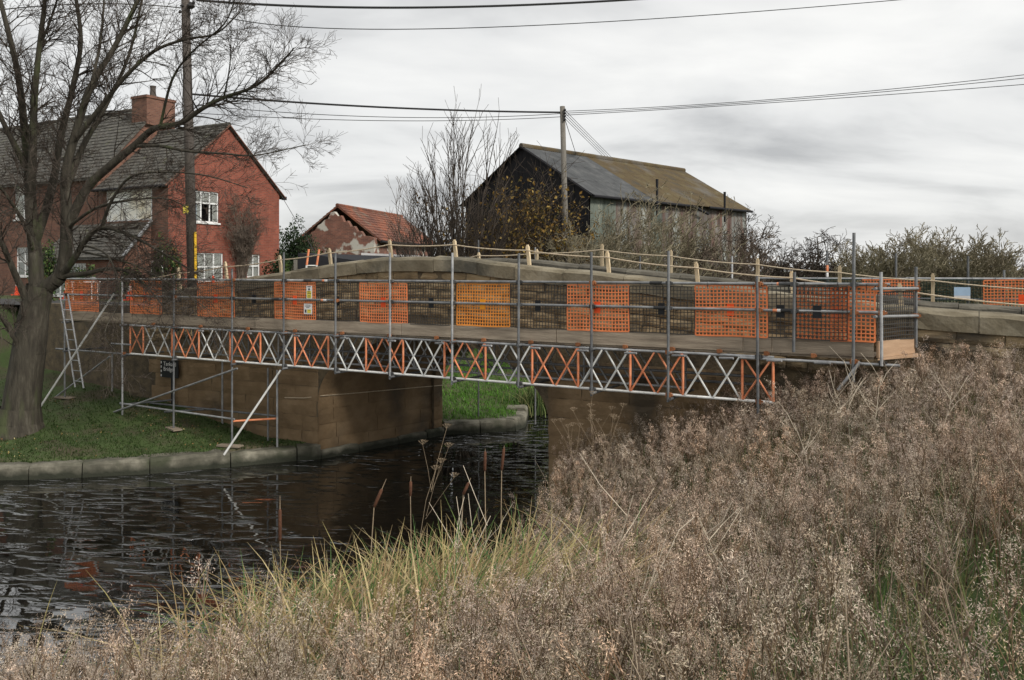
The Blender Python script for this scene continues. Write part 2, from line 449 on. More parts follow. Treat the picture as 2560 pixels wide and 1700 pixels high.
MT['twig'] = mat('twig_bark', [(0.3, (0.040, 0.031, 0.025)), (0.7, (0.105, 0.085, 0.068))], scale=3, bump=0)
MT['twig_grey'] = mat('grey_twig', [(0.3, (0.19, 0.16, 0.115)), (0.55, (0.26, 0.23, 0.155)), (0.75, (0.33, 0.30, 0.21))], scale=0.9, bump=0)
MT['twig_brown'] = mat('brown_twig', [(0.3, (0.11, 0.085, 0.066)), (0.7, (0.19, 0.15, 0.117))], scale=0.9, bump=0)
MT['leaf'] = vcmat('leaf', 0.6, 0.25)
MT['weed'] = vcmat('dry_weed', 0.95, 0.22)
MT['grassblade'] = vcmat('grass_blade', 0.7, 0.3)
MT['white_plastic'] = plain('white_plastic', (0.80, 0.78, 0.76), 0.4, k=0.93)
MT['cone_orange'] = plain('cone_orange', (0.85, 0.09, 0.03), 0.45)
MT['yellow'] = plain('yellow_print', (0.80, 0.66, 0.10), 0.5)
MT['ink'] = plain('black_print', (0.03, 0.03, 0.035), 0.5)
MT['paleblue'] = plain('pale_blue_sign', (0.46, 0.62, 0.80), 0.4, k=0.92)
MT['yellow_plastic'] = plain('yellow_sleeve', (0.75, 0.45, 0.03), 0.5)

# ------------------------------------------------------------------ river banks and ground
NL = l2w(-3.11, 0); NR = l2w(3.11, 0)
BW, SKEW = 3.9, 0.94                              # width of the bridge, skew of its barrel
FL = l2w(-3.11 + SKEW, BW); FR = l2w(3.11 + SKEW, BW)
LB = [(-60, 16.0), (-20, 16.8), (-14, 17.5), (-11.1, 17.85), (-10.2, 17.86), (-7.84, 18.42), (-6.6, 18.95), (-5.55, 19.5), (NL.x + .1, NL.y - .1),
      (FL.x + .1, FL.y - .1), (0.35, 23.4), (0.5, 25.6), (2.5, 26.2), (8, 26), (60, 24)]
RB = [(-60, 7.6), (-8, 7.8), (-4.5, 7.7), (-3, 7.8), (-2, 8.2), (-1, 9.0), (-.25, 10.4), (.2, 12.5), (.5, 14.5), (NR.x, NR.y), (FR.x, FR.y), (9, 20.5), (60, 18.5)]
def poly_dist(X, Y, pl):
    D = np.full(X.shape, 1e9)
    for (x0, y0), (x1, y1) in zip(pl[:-1], pl[1:]):
        dx, dy = x1 - x0, y1 - y0
        t = np.clip(((X - x0) * dx + (Y - y0) * dy) / (dx * dx + dy * dy), 0, 1)
        D = np.minimum(D, np.hypot(X - x0 - t * dx, Y - y0 - t * dy))
    return D
RIV = LB + RB[::-1]
def in_river(X, Y):
    ins = np.zeros(X.shape, bool)
    n = len(RIV)
    for i in range(n):
        x0, y0 = RIV[i]; x1, y1 = RIV[(i + 1) % n]
        c = (y0 > Y) != (y1 > Y)
        with np.errstate(divide='ignore', invalid='ignore'):
            xi = (x1 - x0) * (Y - y0) / (y1 - y0 + 1e-12) + x0
        ins ^= c & (X < xi)
    return ins
def wob(X, Y, f, s=0.0):
    return (np.sin(X * f + s) * np.cos(Y * f * 1.3 + 1.7 + s) + 0.5 * np.sin(X * f * 2.3 + Y * f * 1.9 + s * 2)) / 1.5
def ground_h(X, Y):
    X = np.asarray(X, float); Y = np.asarray(Y, float)
    dl, dr = poly_dist(X, Y, LB), poly_dist(X, Y, RB)
    gl = np.interp(dl, [0, 1, 3, 4, 5.5, 8, 14, 20], [.30, .36, .60, .9, 1.06, 1.5, 2.7, 3.1])
    gr = np.interp(dr, [0, .4, 2, 4, 6, 8, 14], [0.02, .22, .90, 1.70, 2.28, 2.62, 2.8])
    a = (X - C0[0]) * Ax[0] + (Y - C0[1]) * Ax[1]
    n = (X - C0[0]) * Nx[0] + (Y - C0[1]) * Nx[1]
    sm = lambda t: np.clip(t, 0, 1) ** 2 * (3 - 2 * np.clip(t, 0, 1))
    up = np.maximum(sm((-5.5 - a) / 2.5) * sm((n - BW + .4) / .4), sm((-14.5 - a) / 3) * sm((n + 2.2) / 2.2))
    gl = gl + np.maximum(3.38 - gl, 0) * up
    h = np.where(dl < dr, gl, gr)
    h = h + 0.07 * wob(X, Y, 1.7) * np.clip(np.minimum(dl, dr), 0, 1) + 0.03 * wob(X, Y, 5.1, 2.0) * np.clip(np.minimum(dl, dr) - .4, 0, 1)
    h = np.where(in_river(X, Y) | ((dl < .27) & (dl < dr)), -0.9, h)
    return h
def axis_pts(lo, hi, step, far):
    core = list(np.arange(lo, hi + step / 2, step))
    out, d, s = [], hi, step
    left, dl_ = [], lo
    while d < far:
        s *= 1.35; d += s; out.append(d)
    s = step
    while dl_ > -far:
        s *= 1.35; dl_ -= s; left.append(dl_)
    return np.array(left[::-1] + core + out)
gx = axis_pts(-16, 12, 0.22, 3000); gy = axis_pts(0, 30, 0.22, 3000)
GX, GY = np.meshgrid(gx, gy)
GH = ground_h(GX, GY)
V = np.stack([GX.ravel(), GY.ravel(), GH.ravel()], 1)
ny, nx_ = GX.shape
idx = np.arange(ny * nx_).reshape(ny, nx_)
Fq = np.stack([idx[:-1, :-1].ravel(), idx[:-1, 1:].ravel(), idx[1:, 1:].ravel(), idx[1:, :-1].ravel()], 1)
MT['ground'] = mat('bank_soil_and_turf', [(0.28, (0.045, 0.05, 0.022)), (0.48, (0.055, 0.085, 0.025)), (0.62, (0.075, 0.065, 0.038)), (0.78, (0.10, 0.085, 0.05))], scale=0.8, bump=0.5, bscale=14)
gme = mesh_np('ground', V, Fq)
gme.polygons.foreach_set('use_smooth', [True] * len(gme.polygons))
kind(obj('ground', gme, MT['ground']), 'structure')

# water
wm = bpy.data.materials.new('river_water')
nt, nd, lk, bs, out = nodes(wm)
bs.inputs['Base Color'].default_value = (0.004, 0.004, 0.0035, 1)
bs.inputs['Roughness'].default_value = 0.02
bs.inputs['IOR'].default_value = 2.6
g = nd.new('ShaderNodeNewGeometry')
def wnoise(sc, st, det=3, rot=0.0, dist=0.0):
    m1 = nd.new('ShaderNodeMapping'); m1.inputs['Rotation'].default_value = (0, 0, rot)
    lk.new(g.outputs['Position'], m1.inputs['Vector'])
    mp = nd.new('ShaderNodeMapping'); mp.inputs['Scale'].default_value = st
    lk.new(m1.outputs[0], mp.inputs['Vector'])
    nz = nd.new('ShaderNodeTexNoise'); nz.inputs['Scale'].default_value = sc; nz.inputs['Detail'].default_value = det; nz.inputs['Distortion'].default_value = dist
    lk.new(mp.outputs[0], nz.inputs['Vector'])
    return nz.outputs['Fac']
n_a = wnoise(0.9, (0.5, 1.2, 1), 3, 0.18)                 # slow swell
n_b = wnoise(4.2, (0.40, 1.2, 1), 3, 0.10, 0.4)          # ripples
n_p = wnoise(0.85, (0.28, 1.25, 1), 3, 0.50, 0.5)         # calm and wind-ruffled patches
spx = nd.new('ShaderNodeSeparateXYZ'); lk.new(g.outputs['Position'], spx.inputs[0])
grx = nd.new('ShaderNodeMapRange'); grx.inputs['From Min'].default_value = -8.0; grx.inputs['From Max'].default_value = 1.0; grx.inputs['To Min'].default_value = 0.13; grx.inputs['To Max'].default_value = -0.12
lk.new(spx.outputs['X'], grx.inputs['Value'])
gry = nd.new('ShaderNodeMapRange'); gry.inputs['From Min'].default_value = 9.0; gry.inputs['From Max'].default_value = 17.0; gry.inputs['To Min'].default_value = 0.07; gry.inputs['To Max'].default_value = -0.12
lk.new(spx.outputs['Y'], gry.inputs['Value'])
far_r = nd.new('ShaderNodeMapRange'); far_r.inputs['From Min'].default_value = 16.0; far_r.inputs['From Max'].default_value = 19.5; far_r.inputs['To Min'].default_value = 0.0; far_r.inputs['To Max'].default_value = 1.0
lk.new(spx.outputs['Y'], far_r.inputs['Value'])
def addn(a_, b_, op='ADD'):
    q = nd.new('ShaderNodeMath'); q.operation = op
    for i, v in enumerate((a_, b_)):
        if isinstance(v, (int, float)): q.inputs[i].default_value = v
        else: lk.new(v, q.inputs[i])
    return q.outputs[0]
msk = addn(addn(n_p, grx.outputs['Result']), gry.outputs['Result'])
pt_ = nd.new('ShaderNodeMapRange'); pt_.interpolation_type = 'SMOOTHSTEP'
pt_.inputs['From Min'].default_value = 0.46; pt_.inputs['From Max'].default_value = 0.62; pt_.inputs['To Min'].default_value = 0.055; pt_.inputs['To Max'].default_value = 0.34
lk.new(msk, pt_.inputs['Value'])                          # wind-ruffled streaks on otherwise calm water
amp = addn(pt_.outputs['Result'], addn(far_r.outputs['Result'], 0.30, 'MULTIPLY'))
pk = nd.new('ShaderNodeMapRange'); pk.interpolation_type = 'SMOOTHSTEP'
pk.inputs['From Min'].default_value = 0.50; pk.inputs['From Max'].default_value = 0.74
lk.new(n_b, pk.inputs['Value'])                           # separate short wavelets with flat water between them
hgt = addn(addn(n_a, 0.06, 'MULTIPLY'), addn(pk.outputs['Result'], amp, 'MULTIPLY'))
bp = nd.new('ShaderNodeBump'); bp.inputs['Strength'].default_value = 1.0; bp.inputs['Distance'].default_value = 0.16
lk.new(hgt, bp.inputs['Height']); lk.new(bp.outputs[0], bs.inputs['Normal'])
m = MB(); m.quad((-60, 5.5, 0), (60, 5.5, 0), (60, 29, 0), (-60, 29, 0))
kind(obj('river_water', m, wm), 'structure')

kn = MT['kerb'].node_tree
kb = next(q for q in kn.nodes if q.type == 'BSDF_PRINCIPLED')
src_ = kb.inputs['Base Color'].links[0].from_socket
kg = kn.nodes.new('ShaderNodeNewGeometry'); ks = kn.nodes.new('ShaderNodeSeparateXYZ'); kn.links.new(kg.outputs['Position'], ks.inputs[0])
kz = kn.nodes.new('ShaderNodeTexNoise'); kz.inputs['Scale'].default_value = 3.5; kn.links.new(kg.outputs['Position'], kz.inputs['Vector'])
ka = kn.nodes.new('ShaderNodeMath'); ka.operation = 'MULTIPLY_ADD'; ka.inputs[1].default_value = -0.22; kn.links.new(kz.outputs['Fac'], ka.inputs[0]); kn.links.new(ks.outputs['Z'], ka.inputs[2])
kr = kn.nodes.new('ShaderNodeMapRange'); kr.inputs['From Min'].default_value = -0.03; kr.inputs['From Max'].default_value = 0.10; kr.inputs['To Min'].default_value = 1.0; kr.inputs['To Max'].default_value = 0.0
kn.links.new(ka.outputs[0], kr.inputs['Value'])
km = kn.nodes.new('ShaderNodeMix'); km.data_type = 'RGBA'; km.inputs['B'].default_value = (0.028, 0.030, 0.020, 1)
kn.links.new(kr.outputs['Result'], km.inputs['Factor']); kn.links.new(src_, km.inputs['A']); kn.links.new(km.outputs['Result'], kb.inputs['Base Color'])
# kerb stones along the left bank
def kerb_stone_mesh(p0, p1, z0, z1, w, rnd):
    p0, p1 = Vector((*p0, 0)), Vector((*p1, 0))
    d = (p1 - p0); L = d.length; d.normalize()
    nrm = Vector((-d.y, d.x, 0))
    g_ = 0.012
    nu, prof = 7, [(0.0, z0), (-.01, z0 + (z1 - z0) * .5), (0.0, z1 - .07), (.03, z1 - .015), (.09, z1), (w, z1 - .02)]
    vv, ff = [], []
    for i in range(nu):
        t = g_ + (L - 2 * g_) * i / (nu - 1)
        for j, (o, z) in enumerate(prof):
            e_ = 0.02 if i in (0, nu - 1) and j > 1 else 0
            jt = rnd.uniform(-.015, .015)
            q = p0 + d * t + nrm * (o + jt + (e_ if j < 4 else 0))
            vv.append((q.x, q.y, z + rnd.uniform(-.012, .012) - e_ * .7))
    k = len(prof)
    for i in range(nu - 1):
        for j in range(k - 1):
            ff.append((i * k + j, (i + 1) * k + j, (i + 1) * k + j + 1, i * k + j + 1))
    ff.append(tuple(range(k))); ff.append(tuple((nu - 1) * k + j for j in range(k - 1, -1, -1)))
    m_ = MB(); m_.add(vv, ff)
    return m_.mesh('kerb_stone')
def walk(pl, lens, rnd):
    pts = [np.array(p, float) for p in pl]
    cum = [0]
    for a_, b_ in zip(pts[:-1], pts[1:]): cum.append(cum[-1] + np.linalg.norm(b_ - a_))
    def at(s):
        for i in range(len(pts) - 1):
            if s <= cum[i + 1] or i == len(pts) - 2:
                return pts[i] + (pts[i + 1] - pts[i]) * ((s - cum[i]) / (cum[i + 1] - cum[i]))
    s, out_ = 0.0, []
    while s < cum[-1] - .2:
        L = min(rnd.uniform(*lens), cum[-1] - s)
        out_.append((at(s), at(s + L))); s += L
    return out_
rnd = random.Random(5)
kw = thing('river_edging', 'pale weathered stone edging along the grassy river bank by the bridge', 'kerb')
for p0, p1 in walk(LB[1:9], (1.05, 1.75), rnd):
    obj('kerb_stone', kerb_stone_mesh(p0, p1, -.5, .33 + rnd.uniform(-.03, .03), .62, rnd), MT['kerb'], kw)
for p0, p1 in walk(LB[8:10], (0.8, 1.3), rnd):
    obj('kerb_stone', kerb_stone_mesh(p0, p1, -.5, .20 + rnd.uniform(-.03, .03), .42, rnd), MT['kerb'], kw)
kw2 = thing('far_river_edging', 'mossy stone edging of the green bank seen through the arch', 'kerb')
for p0, p1 in walk(LB[9:12], (0.75, 1.1), rnd):
    obj('kerb_stone', kerb_stone_mesh(p0, p1, -.5, .36 + rnd.uniform(-.05, .05), .62, rnd), MT['kerb'], kw2)

# ------------------------------------------------------------------ bridge (built in its own frame: x along, y across)
bridge = thing('stone_bridge', 'humpbacked sandstone bridge with a low arch over the river', 'bridge', (C0[0], C0[1], 0), -TH)
ZC = [(-40, 3.75), (-9.5, 3.82), (-8.06, 4.0), (-6.06, 4.27), (-4.4, 4.46), (-2.56, 4.67), (-1.2, 4.79), (-.3, 4.82), (1, 4.77), (3.37, 4.53), (5.7, 4.31), (9.9, 3.86), (11.4, 3.79), (18, 3.55), (40, 3.4)]
def zc(a): return float(np.interp(a, [p[0] for p in ZC], [p[1] for p in ZC]))
HS, SPR, RISE = 3.11, 1.40, 1.61
def arch_z(d): return SPR + RISE * math.sqrt(max(0.0, 1 - (d / HS) ** 2)) if abs(d) < HS else -0.6
A0, A1 = -15.0, 16.0
def face_wall(name, n0, n1, off, top_drop):
    m_ = MB()
    aa = sorted(set(list(np.arange(A0, A1 + .01, .5)) + [off + HS * math.sin(t) for t in np.linspace(-PI / 2, PI / 2, 33)] + [off - HS - 1e-3, off + HS + 1e-3]))
    for a_, b_ in zip(aa[:-1], aa[1:]):
        if b_ - a_ < 1e-6: continue
        za, zb = arch_z(a_ - off), arch_z(b_ - off)
        if abs((a_ + b_) / 2 - off) < HS:
            za = SPR + RISE * math.sqrt(max(0, 1 - ((a_ - off) / HS) ** 2)); zb = SPR + RISE * math.sqrt(max(0, 1 - ((b_ - off) / HS) ** 2))
        else: za = zb = -0.6
        ta, tb = zc(a_) - top_drop, zc(b_) - top_drop
        for n_, flip in ((n0, False), (n1, True)):
            q = [(a_, n_, za), (b_, n_, zb), (b_, n_, tb), (a_, n_, ta)]
            m_.add(q if not flip else q[::-1], [(0, 1, 2, 3)])
        m_.quad((a_, n0, ta), (b_, n0, tb), (b_, n1, tb), (a_, n1, ta))
    m_.quad((A1, n0, -.6), (A1, n1, -.6), (A1, n1, zc(A1) - top_drop), (A1, n0, zc(A1) - top_drop))
    m_.quad((A0, n0, -.6), (A0, n1, -.6), (A0, n1, zc(A0) - top_drop), (A0, n0, zc(A0) - top_drop))
    return obj(name, m_, MT['core'], bridge)
face_wall('near_wall_core', 0.0, 0.40, 0.0, 0.30)
face_wall('far_wall_core', BW - 0.40, BW, SKEW, 0.30)
m = MB()      # barrel of the arch
prof = [(HS * math.cos(t), SPR + RISE * math.sin(t)) for t in np.linspace(0, PI, 40)]
prof = [(HS, -0.6)] + prof + [(-HS, -0.6)]
NS = 6
for i in range(NS):
    n0, n1 = BW * i / NS, BW * (i + 1) / NS
    s0, s1 = SKEW * i / NS, SKEW * (i + 1) / NS
    for (a0_, z0_), (a1_, z1_) in zip(prof[:-1], prof[1:]):
        m.quad((a0_ + s0, n0, z0_), (a0_ + s1, n1, z0_), (a1_ + s1, n1, z1_), (a1_ + s0, n0, z1_))
obj('arch_barrel', m, MT['abut'], bridge)
m = MB()      # road bed over the bridge
aa = list(np.arange(A0 - 25, A1 + 24, .8))
for a_, b_ in zip(aa[:-1], aa[1:]):
    rz_ = lambda a: float(np.interp(a, [-40, -6, -3, 0, 3, 6, 16, 40], [3.42, 3.42, 3.62, 3.76, 3.5, 3.25, 2.6, 2.5]))
    m.quad((a_, .36, rz_(a_)), (b_, .36, rz_(b_)), (b_, BW - .36, rz_(b_)), (a_, BW - .36, rz_(a_)))
rd = obj('road', m, MT['road']); rd.location = (C0[0], C0[1], 0.0); rd.rotation_euler = (0, 0, -TH); kind(rd, 'structure')

# stones: a few shared shapes, stretched to each place
def stone_mesh(seed, rough=.03):
    r_ = random.Random(seed)
    nu, nv = 5, 4
    vv, ff = [], []
    for j in range(nv):
        for i in range(nu):
            u, v = i / (nu - 1), j / (nv - 1)
            edge = i in (0, nu - 1) or j in (0, nv - 1)
            y = -.5 + (0.16 if edge else r_.uniform(-rough, rough) * 2)
            vv.append((u - .5 + r_.uniform(-.015, .015), y + r_.uniform(-rough, rough), v - .5 + r_.uniform(-.03, .03)))
    for j in range(nv - 1):
        for i in range(nu - 1):
            ff.append((j * nu + i, j * nu + i + 1, (j + 1) * nu + i + 1, (j + 1) * nu + i))
    ring = [i for i in range(nu)] + [j * nu + nu - 1 for j in range(1, nv)] + [(nv - 1) * nu + i for i in range(nu - 2, -1, -1)] + [j * nu for j in range(nv - 2, 0, -1)]
    o = len(vv)
    for k in ring: vv.append((vv[k][0], .5, vv[k][2]))
    n = len(ring)
    for k in range(n): ff.append((ring[(k + 1) % n], ring[k], o + k, o + (k + 1) % n))
    m_ = MB(); m_.add(vv, ff)
    return m_.mesh('stone')
STONES = [stone_mesh(s) for s in range(12)]
rnd = random.Random(21)
def put_stone(name, a, n, z, L, D, H, mt, tilt=0.0, rz=0.0):
    o = obj(name, rnd.choice(STONES), mt, bridge)
    o.location = (a, n, z); o.scale = (L, D, H); o.rotation_euler = (0, tilt, rz)
    return o
def coping_run(a0, a1, n0, n1, cm_, rnd_):
    a_ = a0
    while a_ < a1 - .2:
        L = min(rnd_.uniform(.75, 1.35), a1 - a_)
        b_ = a_ + L
        jz = rnd_.uniform(-.012, .012)
        m_ = MB()
        prof_ = [(n0, -.30), (n0, -.05), (n0 + .05, 0.0), ((n0 + n1) / 2, .035), (n1 - .05, 0.0), (n1, -.05), (n1, -.30)]
        nu = 4
        vv, ff = [], []
        for i in range(nu):
            t = a_ + .006 + (L - .012) * i / (nu - 1)
            for j, (nn, zz) in enumerate(prof_):
                rg_ = .012 if t < 7.5 else .017
                vv.append((t, nn + rnd_.uniform(-rg_, rg_), zc(t) + zz + jz + rnd_.uniform(-rg_, rg_)))
        k = len(prof_)
        for i in range(nu - 1):
            for j in range(k):
                ff.append((i * k + (j + 1) % k, i * k + j, (i + 1) * k + j, (i + 1) * k + (j + 1) % k))
        ff.append(tuple(range(k))); ff.append(tuple((nu - 1) * k + j for j in range(k - 1, -1, -1)))
        m_.add(vv, ff)
        obj('coping_stone', m_, MT[cm_], bridge)
        a_ = b_
rc = random.Random(3)
coping_run(-8.95, 15.5, -.07, .46, 'coping', rc)
coping_run(-6.0, 15.5, BW - .46, BW + .07, 'coping_dark', rc)
# courses of the near parapet and of the wall at its right end
for c in range(5):
    a_ = -9.6 + rnd.uniform(0, .3)
    H = .20
    while a_ < 13.0:
        L = rnd.uniform(.30, .72)
        am = a_ + L / 2
        zt = zc(am) - .30 - c * H - H / 2
        if zt > 2.55:
            sl = (zc(am + .3) - zc(am - .3)) / .6
            hh = H * rnd.uniform(.88, .985)
            put_stone('wall_stone', am, .045 + rnd.uniform(-.014, .016) + (rnd.uniform(-.06, .05) if am > 7.5 else 0), zt, L * .975, .15, hh, MT['stone'], tilt=-math.atan(sl) * .9 + rnd.uniform(-.02, .02))
        a_ += L
# left abutment and wing
for c in range(7):
    H = .36; zt = 2.25 - c * H
    a_ = -9.4 + rnd.uniform(0, .5)
    while a_ < -3.2:
        L = min(rnd.uniform(.7, 1.5), -3.11 - a_)
        am = a_ + L / 2
        ok = True
        if zt > SPR: ok = a_ + L < -HS * math.sqrt(max(0, 1 - ((zt - SPR + .15) / RISE) ** 2)) if zt - SPR + .15 < RISE else False
        g_h = float(ground_h(np.array([l2w(am, -.2).x]), np.array([l2w(am, -.2).y]))[0])
        if ok and zt > g_h - .3 and L > .15:
            put_stone('abutment_stone', am, .026 + rnd.uniform(-.006, .006), zt, L * .99, .11, H * .985, MT['abut'])
        a_ += L
# right abutment
for c in range(8):
    H = .38; zt = 2.5 - c * H
    a_ = HS
    while a_ < 6.6:
        L = rnd.uniform(.55, 1.05)
        st = a_
        if zt > SPR and zt - SPR + .15 < RISE: st = max(a_, HS * math.sqrt(1 - ((zt - SPR - .15) / RISE) ** 2))
        if L > .15:
            put_stone('abutment_stone', a_ + L / 2, .026 + rnd.uniform(-.006, .006), zt, L * .99, .11, H * .985, MT['abut'])
        a_ += L
# inner face of the left abutment, under the arch
for c in range(6):
    H = .36; zt = 1.34 - c * H
    t = 0.0
    LL = math.hypot(BW, SKEW); ang = math.atan2(BW, SKEW)
    s = rnd.uniform(.3, .6)
    t = .0
    while t < LL - .1:
        L = min(s, LL - t); s = rnd.uniform(.8, 1.5)
        tm = (t + L / 2) / LL
        o = put_stone('abutment_stone', -HS + SKEW * tm - .02, BW * tm, zt, L * .99, .10, H * .985, MT['abut'], rz=ang)
        t += L

# ------------------------------------------------------------------ scaffold (bridge frame)
scaf = thing('scaffold', 'tube scaffold platform with orange and silver lattice beams along the bridge side', 'scaffold', (C0[0], C0[1], 0), -TH)
NS_, NR_ = -1.30, -1.245            # standards, and the rails and chords just behind them
Z_TOP, Z_MID, Z_TT, Z_TB, Z_TC, Z_BC = EYE - .207, EYE - .637, EYE - 1.083, EYE - 1.322, EYE - 1.40, EYE - 2.135
R_T = .0242
def gz(a, n):
    p = l2w(a, n)
    return float(ground_h(np.array([p.x]), np.array([p.y]))[0])
stds = [(162, 735, None), (306, 690, None), (434, 688, None), (580, 671, None), (709, 630, 925), (839, 632, 935), (975, 632, 948), (1130, 632, 962),
        (1296, 633, 968), (1479, 630, 990), (1670, 627, 1005), (1895, 690, 1035), (1984, 680, 880), (2133, 582, 955), (2204, 680, 915)]
std_a = []
cp = MB()
cp.box(-.045, .045, -.04, .05, -.035, .035); cp.box(.02, .075, -.025, .03, -.02, .02)
CPM = cp.mesh('coupler')
def coupler(a, n, z, mt=None):
    o = obj('coupler', CPM, mt or (MT['rust'] if random.random() < .3 else MT['coupler']), scaf)
    o.location = (a, n, z); o.rotation_euler = (0, 0, random.uniform(-.2, .2))
for x, yt, yb in stds:
    a, Z = an(x, NS_)
    zt = EYE - (yt - HY) / F * Z
    zb = gz(a, NS_) - .02 if yb is None else EYE - (yb - HY) / F * Z
    tube_part('standard', (a, NS_, zb), (a + random.uniform(-.015, .015), NS_, zt), R_T, random.choice([MT['tube'], MT['tube_dark'], MT['tube_dark']]), scaf)
    std_a.append((a, zb, zt))
    for zz in (Z_TOP, Z_MID, Z_TC, Z_BC):
        if zb < zz < zt: coupler(a, NS_ + .03, zz)
aL, aR = std_a[0][0], std_a[-1][0]
# guard rails in lengths that overlap
def rail(z, n, x0, x1, cuts, mt=None, r=R_T, name='guard_rail'):
    xs = [x0] + cuts + [x1]
    for i, (p, q) in enumerate(zip(xs[:-1], xs[1:])):
        a_, b_ = an(p, n)[0], an(q, n)[0]
        tube_part(name, (a_ + (.004 if i else 0), n, z + .004 * (i % 2)), (b_, n, z + .004 * (i % 2)), r, mt or MT['tube'], scaf)
        if i:
            tube_part('sleeve_coupler', (a_ - .11, n, z + .002), (a_ + .11, n, z + .002), r + .008, MT['coupler'], scaf)
rail(Z_TOP, NR_, 150, 2225, [770, 1640, 1965])
rail(Z_MID, NR_, 150, 2215, [690, 1650, 1970])
for x, z in ((815, Z_TOP), (812, Z_MID), (1958, Z_TOP), (1948, Z_MID)):       # paint bands on the rails
    a, _ = an(x, NR_)
    tube_part('paint_band', (a - .10, NR_, z), (a - .03, NR_, z), R_T + .003, MT['orange_paint'], scaf)
    tube_part('paint_band', (a - .03, NR_, z), (a + .06, NR_, z), R_T + .003, MT['white_plastic'], scaf)
# toe boards, deck boards
ROOTB = -1.205
tx = [168, 330, 640, 1005, 1392, 1858, 1930, 2185]
for p, q in zip(tx[:-1], tx[1:]):
    a_, b_ = an(p, ROOTB)[0], an(q, ROOTB)[0]
    m = MB(); m.box(a_ + .006, b_ - .006, -.019, .019, Z_TB + random.uniform(-.008, .004), Z_TT + random.uniform(-.006, .008))
    o = obj('toe_board', m, MT['board'], scaf); o.location = (0, ROOTB + random.uniform(-.006, .006), 0)
dk0, dk1 = an(168, -1.0)[0], an(2185, ROOTB)[0]
for k in range(4):
    n_ = -1.07 + k * .235
    a_ = dk0 - random.uniform(0, .2)
    while a_ < dk1 - .3:
        b_ = min(a_ + 3.9, dk1)
        m = MB(); m.box(a_ + .005, b_ - .005, n_ - .111, n_ + .111, Z_TB - .045 - .002 * k, Z_TB - .008)
        obj('deck_board', m, MT['board'], scaf)
        a_ = b_
# cross tubes below the deck
for i, (a, zb, zt) in enumerate(std_a):
    if a > 6.6 or i == 12: continue
    tube_part('transom', (a + .06, -1.42, Z_TB - .075), (a + .06, -.12, Z_TB - .075), R_T, MT['tube_dark'], scaf)
    tube_part('transom', (a + .07, -1.40, Z_BC - .055), (a + .07, -.10, Z_BC - .055), R_T, MT['tube_dark'], scaf)
for k in range(15):
    a = an(380 + k * 118, -1.3)[0]
    o = obj('coupler', CPM, MT['rust'], scaf); o.location = (a, NR_ - .02, Z_TC + .06); o.scale = (.7, .7, .9)
    tube_part('transom_end', (a + .28, -1.42, Z_TC - .03), (a + .03, -1.34, Z_TC - .045), .02, MT['tube'], scaf)
# lattice beams
def lattice(name, n, z0, z1, bounds, first_orange, plain_=False, tail=True):
    beam = bpy.data.objects.new(name, None); link(beam, scaf); beam.empty_display_size = .1
    a0, a1 = bounds[0], bounds[-1]
    cm = MT['tube'] if plain_ else MT['alu_chord']
    cuts = list(np.arange(a0, a1, 5.0)) + [a1]
    for p, q in zip(cuts[:-1], cuts[1:]):
        tube_part('chord', (p, n, z1), (q, n, z1), .0242, MT['tube'] if not plain_ else cm, beam)
        tube_part('chord', (p, n, z0), (q, n, z0), .0242, cm, beam)
    org = first_orange
    for i, (p, q) in enumerate(zip(bounds[:-1], bounds[1:])):
        mt = MT['tube'] if plain_ else (MT['orange_paint'] if org else MT['alu'])
        nx2 = 2 if (q - p) > .7 else 1
        for k in range(nx2):
            s, e_ = p + (q - p) * k / nx2 + .03, p + (q - p) * (k + 1) / nx2 - .03
            tube_part('diagonal', (s, n - .016, z0 + .02), (e_, n - .016, z1 - .02), .0175, mt, beam, 8)
            tube_part('diagonal', (s, n + .016, z1 - .02), (e_, n + .016, z0 + .02), .0175, mt, beam, 8)
        if org or plain_:
            for e2 in (p + .012, q - .012):
                if plain_ and e2 < q - .1: continue
                tube_part('upright', (e2, n, z0 + .01), (e2, n, z1 - .01), .0225, mt, beam, 8)
        org = not org
bx_ = [325, 359, 429, 498, 574, 652, 736, 822, 914, 1009, 1110, 1215, 1329, 1447, 1574, 1709, 1854, 1935]
lattice('lattice_beam', NR_, Z_BC, Z_TC, [an(x, NR_)[0] for x in bx_], True)
lattice('rear_lattice_beam', -.28, Z_BC + .0, Z_TC - .02, list(np.arange(-8.2, 6.9, 1.02)), False, plain_=True)
# chord carried on past the ends, runner below the deck at the right
for (p, q, n, z) in ((140, 330, NR_, Z_BC - .02), (279, 326, NR_ - .05, EYE - 1.9), (1850, 2250, NR_ - .02, Z_TC - .03)):
    tube_part('ledger', (an(p, n)[0], n, z), (an(q, n)[0], n, z), R_T, MT['tube'], scaf)
for (p, q, n, z) in ((700, 1900, -.70, EYE - 1.80), (700, 1900, -.22, EYE - 2.0)):
    tube_part('ledger', (an(p, n)[0], n, z), (an(q, n)[0], n, z), R_T, MT['tube_dark'], scaf)
